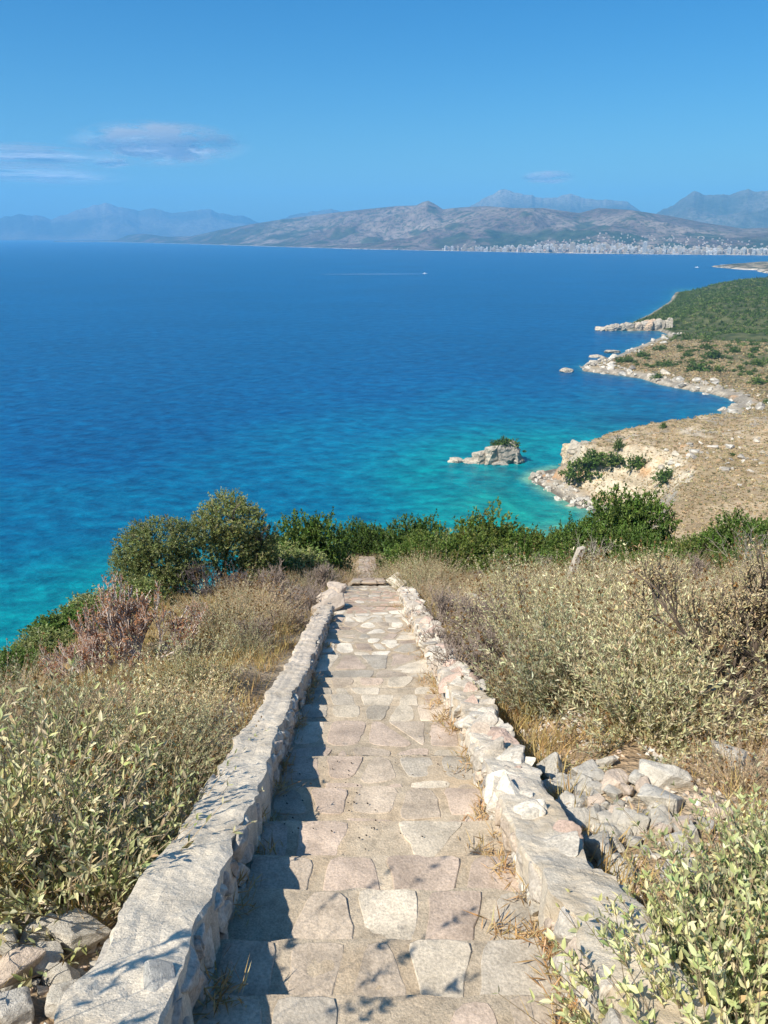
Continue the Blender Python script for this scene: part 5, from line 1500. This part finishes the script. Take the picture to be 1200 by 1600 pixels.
# ------------------------------------------------------------------ town across the bay
def house_mesh(i):
    rg = np.random.default_rng(1000 + i); g = Geo()
    def box(x0, x1, y0, y1, z0, z1, c):
        V = [(x, y, z) for z in (z0, z1) for y in (y0, y1) for x in (x0, x1)]
        g.add(V, Q=[(0, 2, 3, 1), (4, 5, 7, 6), (0, 1, 5, 4), (2, 6, 7, 3), (0, 4, 6, 2), (1, 3, 7, 5)], col=c)
    c = np.array([(.58, .56, .52), (.50, .46, .41), (.64, .62, .60), (.54, .46, .35), (.42, .38, .34)][i % 5]); fl = [5, 7, 9, 3, 6, 12, 4, 2][i % 8]
    w, d = rg.uniform(7, 11), rg.uniform(6, 9); h = fl * 3.1
    box(-w, w, -d, d, -4, h, c)
    for f in range(fl):
        z = f * 3.1 + .6
        for q in range(5):
            x = -w + (q + .5) * 2 * w / 5
            box(x - .9, x + .9, -d - .06, -d + .2, z + .3, z + 1.9, (.10, .12, .15))
        if f: box(-w * .95, w * .95, -d - 1.3, -d - .07, z - .75, z - .45, c * .92)
    box(-w * .4, w * .3, -d * .4, d * .5, h, h + 2.6, c * .95)
    box(-w - .2, w + .2, -d - .2, d + .2, h - .1, h + .35, c * .97) if i % 2 else None
    if i % 8 in (3, 7): g.add([(-w - .4, -d - .4, h + .4), (w + .4, -d - .4, h + .4), (w + .4, d + .4, h + .4), (-w - .4, d + .4, h + .4), (-w * .4, 0, h + 3.2), (w * .4, 0, h + 3.2)], T=[(0, 4, 3), (1, 2, 5)], Q=[(0, 1, 5, 4), (2, 3, 4, 5)], col=(.48, .26, .18))
    return g.mesh('apartment_block', M_PLAST)
M_PLAST = col_mat('render_plaster', 0.4, 0.12, 0.1, 0.02)
def town():
    rg = np.random.default_rng(17); HM = [house_mesh(i) for i in range(16)]
    def spot(px, t):
        d = ray(px, 390); a = np.array([math.atan2(d[0], d[1])]); x, y, z = range1(a, np.array([t])); return float(x[0]), float(y[0]), float(z[0]), float(a[0])
    cand = []
    for i in range(1700):
        u = rg.uniform(); px = 690 + 540 * u ** .75
        lim = .02 + (.06 if px < 820 else .11) * (1 if px < 1000 else 1.3)
        t = .006 + lim * rg.uniform() ** 1.1 * (1 if rg.uniform() < .62 else 2.5)
        if px < 780 and rg.uniform() < .55: continue
        cand.append((px, t))
    n = 0; rest = Geo()
    for px, t in cand:
        x, y, z, a = spot(px, t); low = t > .10
        k = int(rg.choice([3, 7, 11, 15, 6, 14] if low or rg.uniform() < .25 else [0, 1, 2, 4, 5, 8, 9, 10, 12, 13]))
        s = rg.uniform(.75, 1.15) * (.7 if low else 1)
        if n < 285 and (rg.uniform() < .3):
            o = obj('apartment_block' if not low else 'town_house', HM[k], None, (x, y, z), -a + rg.uniform(-.5, .5), (s, s, s * rg.uniform(.8, 1.15)))
            if px > 1000 and not low: lb, gr = 'pale apartment block in the dense right part of the far waterfront town', 'blocks in the dense right part of the town'
            elif px > 830 and not low: lb, gr = 'pale apartment block in the middle of the far town waterfront', 'blocks in the middle of the town'
            elif not low: lb, gr = 'pale apartment block in the thin left end of the far town', 'blocks at the left end of the town'
            else: lb, gr = 'small pale house scattered uphill behind the far town', 'houses uphill behind the town'
            tag(o, lb, 'house' if low else 'apartment block', gr); n += 1
        else:
            me = HM[k]; V = np.zeros(len(me.vertices) * 3); me.vertices.foreach_get('co', V); V = V.reshape(-1, 3) * s
            q = np.array([p.vertices[:] for p in me.polygons if len(p.vertices) == 4]); c = np.zeros(len(V) * 4); me.color_attributes['Col'].data.foreach_get('color', c)
            ca, sa = math.cos(-a), math.sin(-a)
            rest.add(np.stack([V[:, 0] * ca - V[:, 1] * sa + x, V[:, 0] * sa + V[:, 1] * ca + y, V[:, 2] + z], -1), Q=q, col=c.reshape(-1, 4)[:, :3])
    tag(obj('town_buildings', rest.mesh('town_buildings', M_PLAST)), 'remaining mass of pale buildings of the far town', None, None, 'stuff')
    for px, t, s, lb in [(1007, .012, 1.9, 'tall pale tower block standing above its neighbours on the far waterfront'), (894, .014, 1.7, 'yellowish tower block in the middle of the far waterfront'), (625, .02, 1.5, 'long white house alone on the far shore left of the town')]:
        x, y, z, a = spot(px, t); o = obj('tower_block', HM[5 if px != 894 else 13], None, (x, y, z), -a, (s * (1 if px > 700 else 2), s, s * (1.0 if px > 700 else .18))); tag(o, lb, 'building')
town()

# ------------------------------------------------------------------ boats
def boat(name, px, py, L, rz, label, wake):
    x, y = sea_pt(px, py); root = empty(name, (x, y, 0), rz); tag(root, label, 'boat')
    g = Geo(); n = 13; rows = []
    for t in np.linspace(0, 1, n):
        w = L * .15 * (1 - max(0, (t - .45) / .55) ** 2.2) + .02; zk = -.3 + 1.0 * max(0, t - .55) ** 1.5; top = L * .10 + L * .05 * t
        rows.append([(L * (t - .5), -w, top), (L * (t - .5), -w * .75, zk + .25 * L * .1), (L * (t - .5), 0, zk), (L * (t - .5), w * .75, zk + .25 * L * .1), (L * (t - .5), w, top)])
    V = np.array(rows).reshape(-1, 3); Q = [(i * 5 + j, i * 5 + j + 1, i * 5 + 6 + j, i * 5 + 5 + j) for i in range(n - 1) for j in range(4)] + [(i * 5 + 4, i * 5, i * 5 + 5, i * 5 + 9) for i in range(n - 1)]
    g.add(V, T=[(0, 1, 2), (0, 2, 4), (2, 3, 4)], Q=Q, col=(.85, .85, .85)); obj('hull', g.mesh('hull', M_PLAST), root)
    c = Geo(); w = L * .10
    top = np.array([(-.22 * L, -w, .115 * L), (.12 * L, -w, .125 * L), (.12 * L, w, .125 * L), (-.22 * L, w, .115 * L), (-.2 * L, -w * .8, .24 * L), (.0, -w * .8, .24 * L), (0, w * .8, .24 * L), (-.2 * L, w * .8, .24 * L)])
    c.add(top, Q=[(4, 5, 6, 7), (0, 1, 5, 4), (1, 2, 6, 5), (2, 3, 7, 6), (3, 0, 4, 7)], col=(.82, .83, .85)); obj('cabin', c.mesh('cabin', M_PLAST), root)
    if wake:
        ys = np.linspace(0, wake, 60); hw = .6 + ys * .028; z = .06 + 0 * ys
        V = np.concatenate([np.stack([-L * .4 - ys, hw * (1 + .3 * np.sin(ys)), z], -1), np.stack([-L * .4 - ys, -hw, z], -1)])
        Q = [(i, i + 1, 61 + i, 60 + i) for i in range(59)]
        m, nt, out = new_mat('wake_foam'); nn = noise(nt, .25, 6, .7)
        tc = N(nt, 'ShaderNodeTexCoord')
        p = N(nt, 'ShaderNodeBsdfDiffuse'); p.inputs['Color'].default_value = (.8, .85, .88, 1); tr = N(nt, 'ShaderNodeBsdfTransparent'); mx = N(nt, 'ShaderNodeMixShader')
        nt.links.new(attr(nt), mx.inputs[0]); nt.links.new(tr.outputs[0], mx.inputs[1]); nt.links.new(p.outputs[0], mx.inputs[2]); nt.links.new(mx.outputs[0], out.inputs['Surface'])
        f = np.clip(.75 * (1 - ys / wake) ** 1.2 + .06, 0, 1); cc = np.repeat(np.concatenate([f, f])[:, None], 3, 1)
        tag(obj('wake_foam', mesh_from('wake_foam', V, [np.array(Q)], m, cc), None, (x, y, 0), rz), 'white wake trailing behind the speedboat', None, None, 'stuff')
boat('speedboat', 664, 428, 15, R(3), 'white speedboat drawing a long wake across the open sea', 330)
boat('motor_boat', 1089, 418, 13, R(170), 'small white boat lying off the low headland before the town', 0)

# ------------------------------------------------------------------ thin clouds, far out and above the haze
def cloud(px, py, wpx, hpx, dist, dens, seed, label, streak=6.0):
    d = ray(px, py); k = dist / math.hypot(d[0], d[1]); c = np.array([d[0] * k, d[1] * k, EYE + d[2] * k]); u = dist / math.cos(math.atan2(d[2], math.hypot(d[0], d[1]))) / FPX / .94
    sx, sz = wpx * u / 2, hpx * u / 2
    bm = bmesh.new(); bmesh.ops.create_icosphere(bm, subdivisions=4, radius=1); me = bpy.data.meshes.new('cloud'); bm.to_mesh(me); bm.free()
    m, nt, out = new_mat('cloud_vapour')
    tc = N(nt, 'ShaderNodeTexCoord'); v = tc.outputs['Object']
    mp = N(nt, 'ShaderNodeMapping'); mp.inputs['Scale'].default_value = (streak * .55, .6, 2.4); mp.inputs['Location'].default_value = (seed * 3.1, seed, 0); mp.inputs['Rotation'].default_value = (0, .25, 0); nt.links.new(v, mp.inputs['Vector'])
    n = noise(nt, 1.0, 8, .62, vec=mp.outputs['Vector'])
    fl = N(nt, 'ShaderNodeMapping'); fl.inputs['Scale'].default_value = (1, 0, 1); nt.links.new(v, fl.inputs['Vector'])
    ln = N(nt, 'ShaderNodeVectorMath', operation='LENGTH'); nt.links.new(fl.outputs['Vector'], ln.inputs[0])
    fall = N(nt, 'ShaderNodeMapRange', interpolation_type='SMOOTHSTEP'); nt.links.new(ln.outputs['Value'], fall.inputs['Value'])
    fall.inputs['From Min'].default_value = .1; fall.inputs['From Max'].default_value = .98; fall.inputs['To Min'].default_value = 1; fall.inputs['To Max'].default_value = 0
    th = N(nt, 'ShaderNodeMapRange'); nt.links.new(n, th.inputs['Value']); th.inputs['From Min'].default_value = .36; th.inputs['From Max'].default_value = .70
    mu = N(nt, 'ShaderNodeMath', operation='MULTIPLY'); nt.links.new(th.outputs[0], mu.inputs[0]); nt.links.new(fall.outputs[0], mu.inputs[1])
    m2 = N(nt, 'ShaderNodeMath', operation='MULTIPLY', use_clamp=True); nt.links.new(mu.outputs[0], m2.inputs[0]); m2.inputs[1].default_value = dens * 2.5
    df = N(nt, 'ShaderNodeBsdfDiffuse'); df.inputs['Color'].default_value = (.9, .9, .9, 1); tl = N(nt, 'ShaderNodeBsdfTranslucent'); tl.inputs['Color'].default_value = (.9, .9, .9, 1)
    ad = N(nt, 'ShaderNodeMixShader'); ad.inputs[0].default_value = .78; nt.links.new(df.outputs[0], ad.inputs[1]); nt.links.new(tl.outputs[0], ad.inputs[2])
    tr = N(nt, 'ShaderNodeBsdfTransparent'); mx = N(nt, 'ShaderNodeMixShader'); nt.links.new(m2.outputs[0], mx.inputs[0]); nt.links.new(tr.outputs[0], mx.inputs[1]); nt.links.new(ad.outputs[0], mx.inputs[2])
    nt.links.new(mx.outputs[0], out.inputs['Surface'])
    me.materials.append(m)
    o = obj('cloud', me, None, tuple(c), -math.atan2(d[0], d[1]), (sx, sx * .5, sz)); tag(o, label, 'cloud')
cloud(250, 226, 250, 58, 30000, 1.0, 1, 'brightest long wispy cloud, highest over the sea on the left')
cloud(40, 243, 230, 30, 31000, .55, 2, 'faint flat cloud streak below and left of the brightest cloud', 3)
cloud(60, 273, 260, 28, 32500, .45, 3, 'lowest long faint cloud streak over the left mountains', 3)
cloud(175, 255, 60, 16, 31500, .5, 4, 'tiny faint cloud puff under the brightest cloud', 3)
cloud(856, 277, 84, 20, 31000, .8, 5, 'small thin cloud above the mountains behind the town', 4)
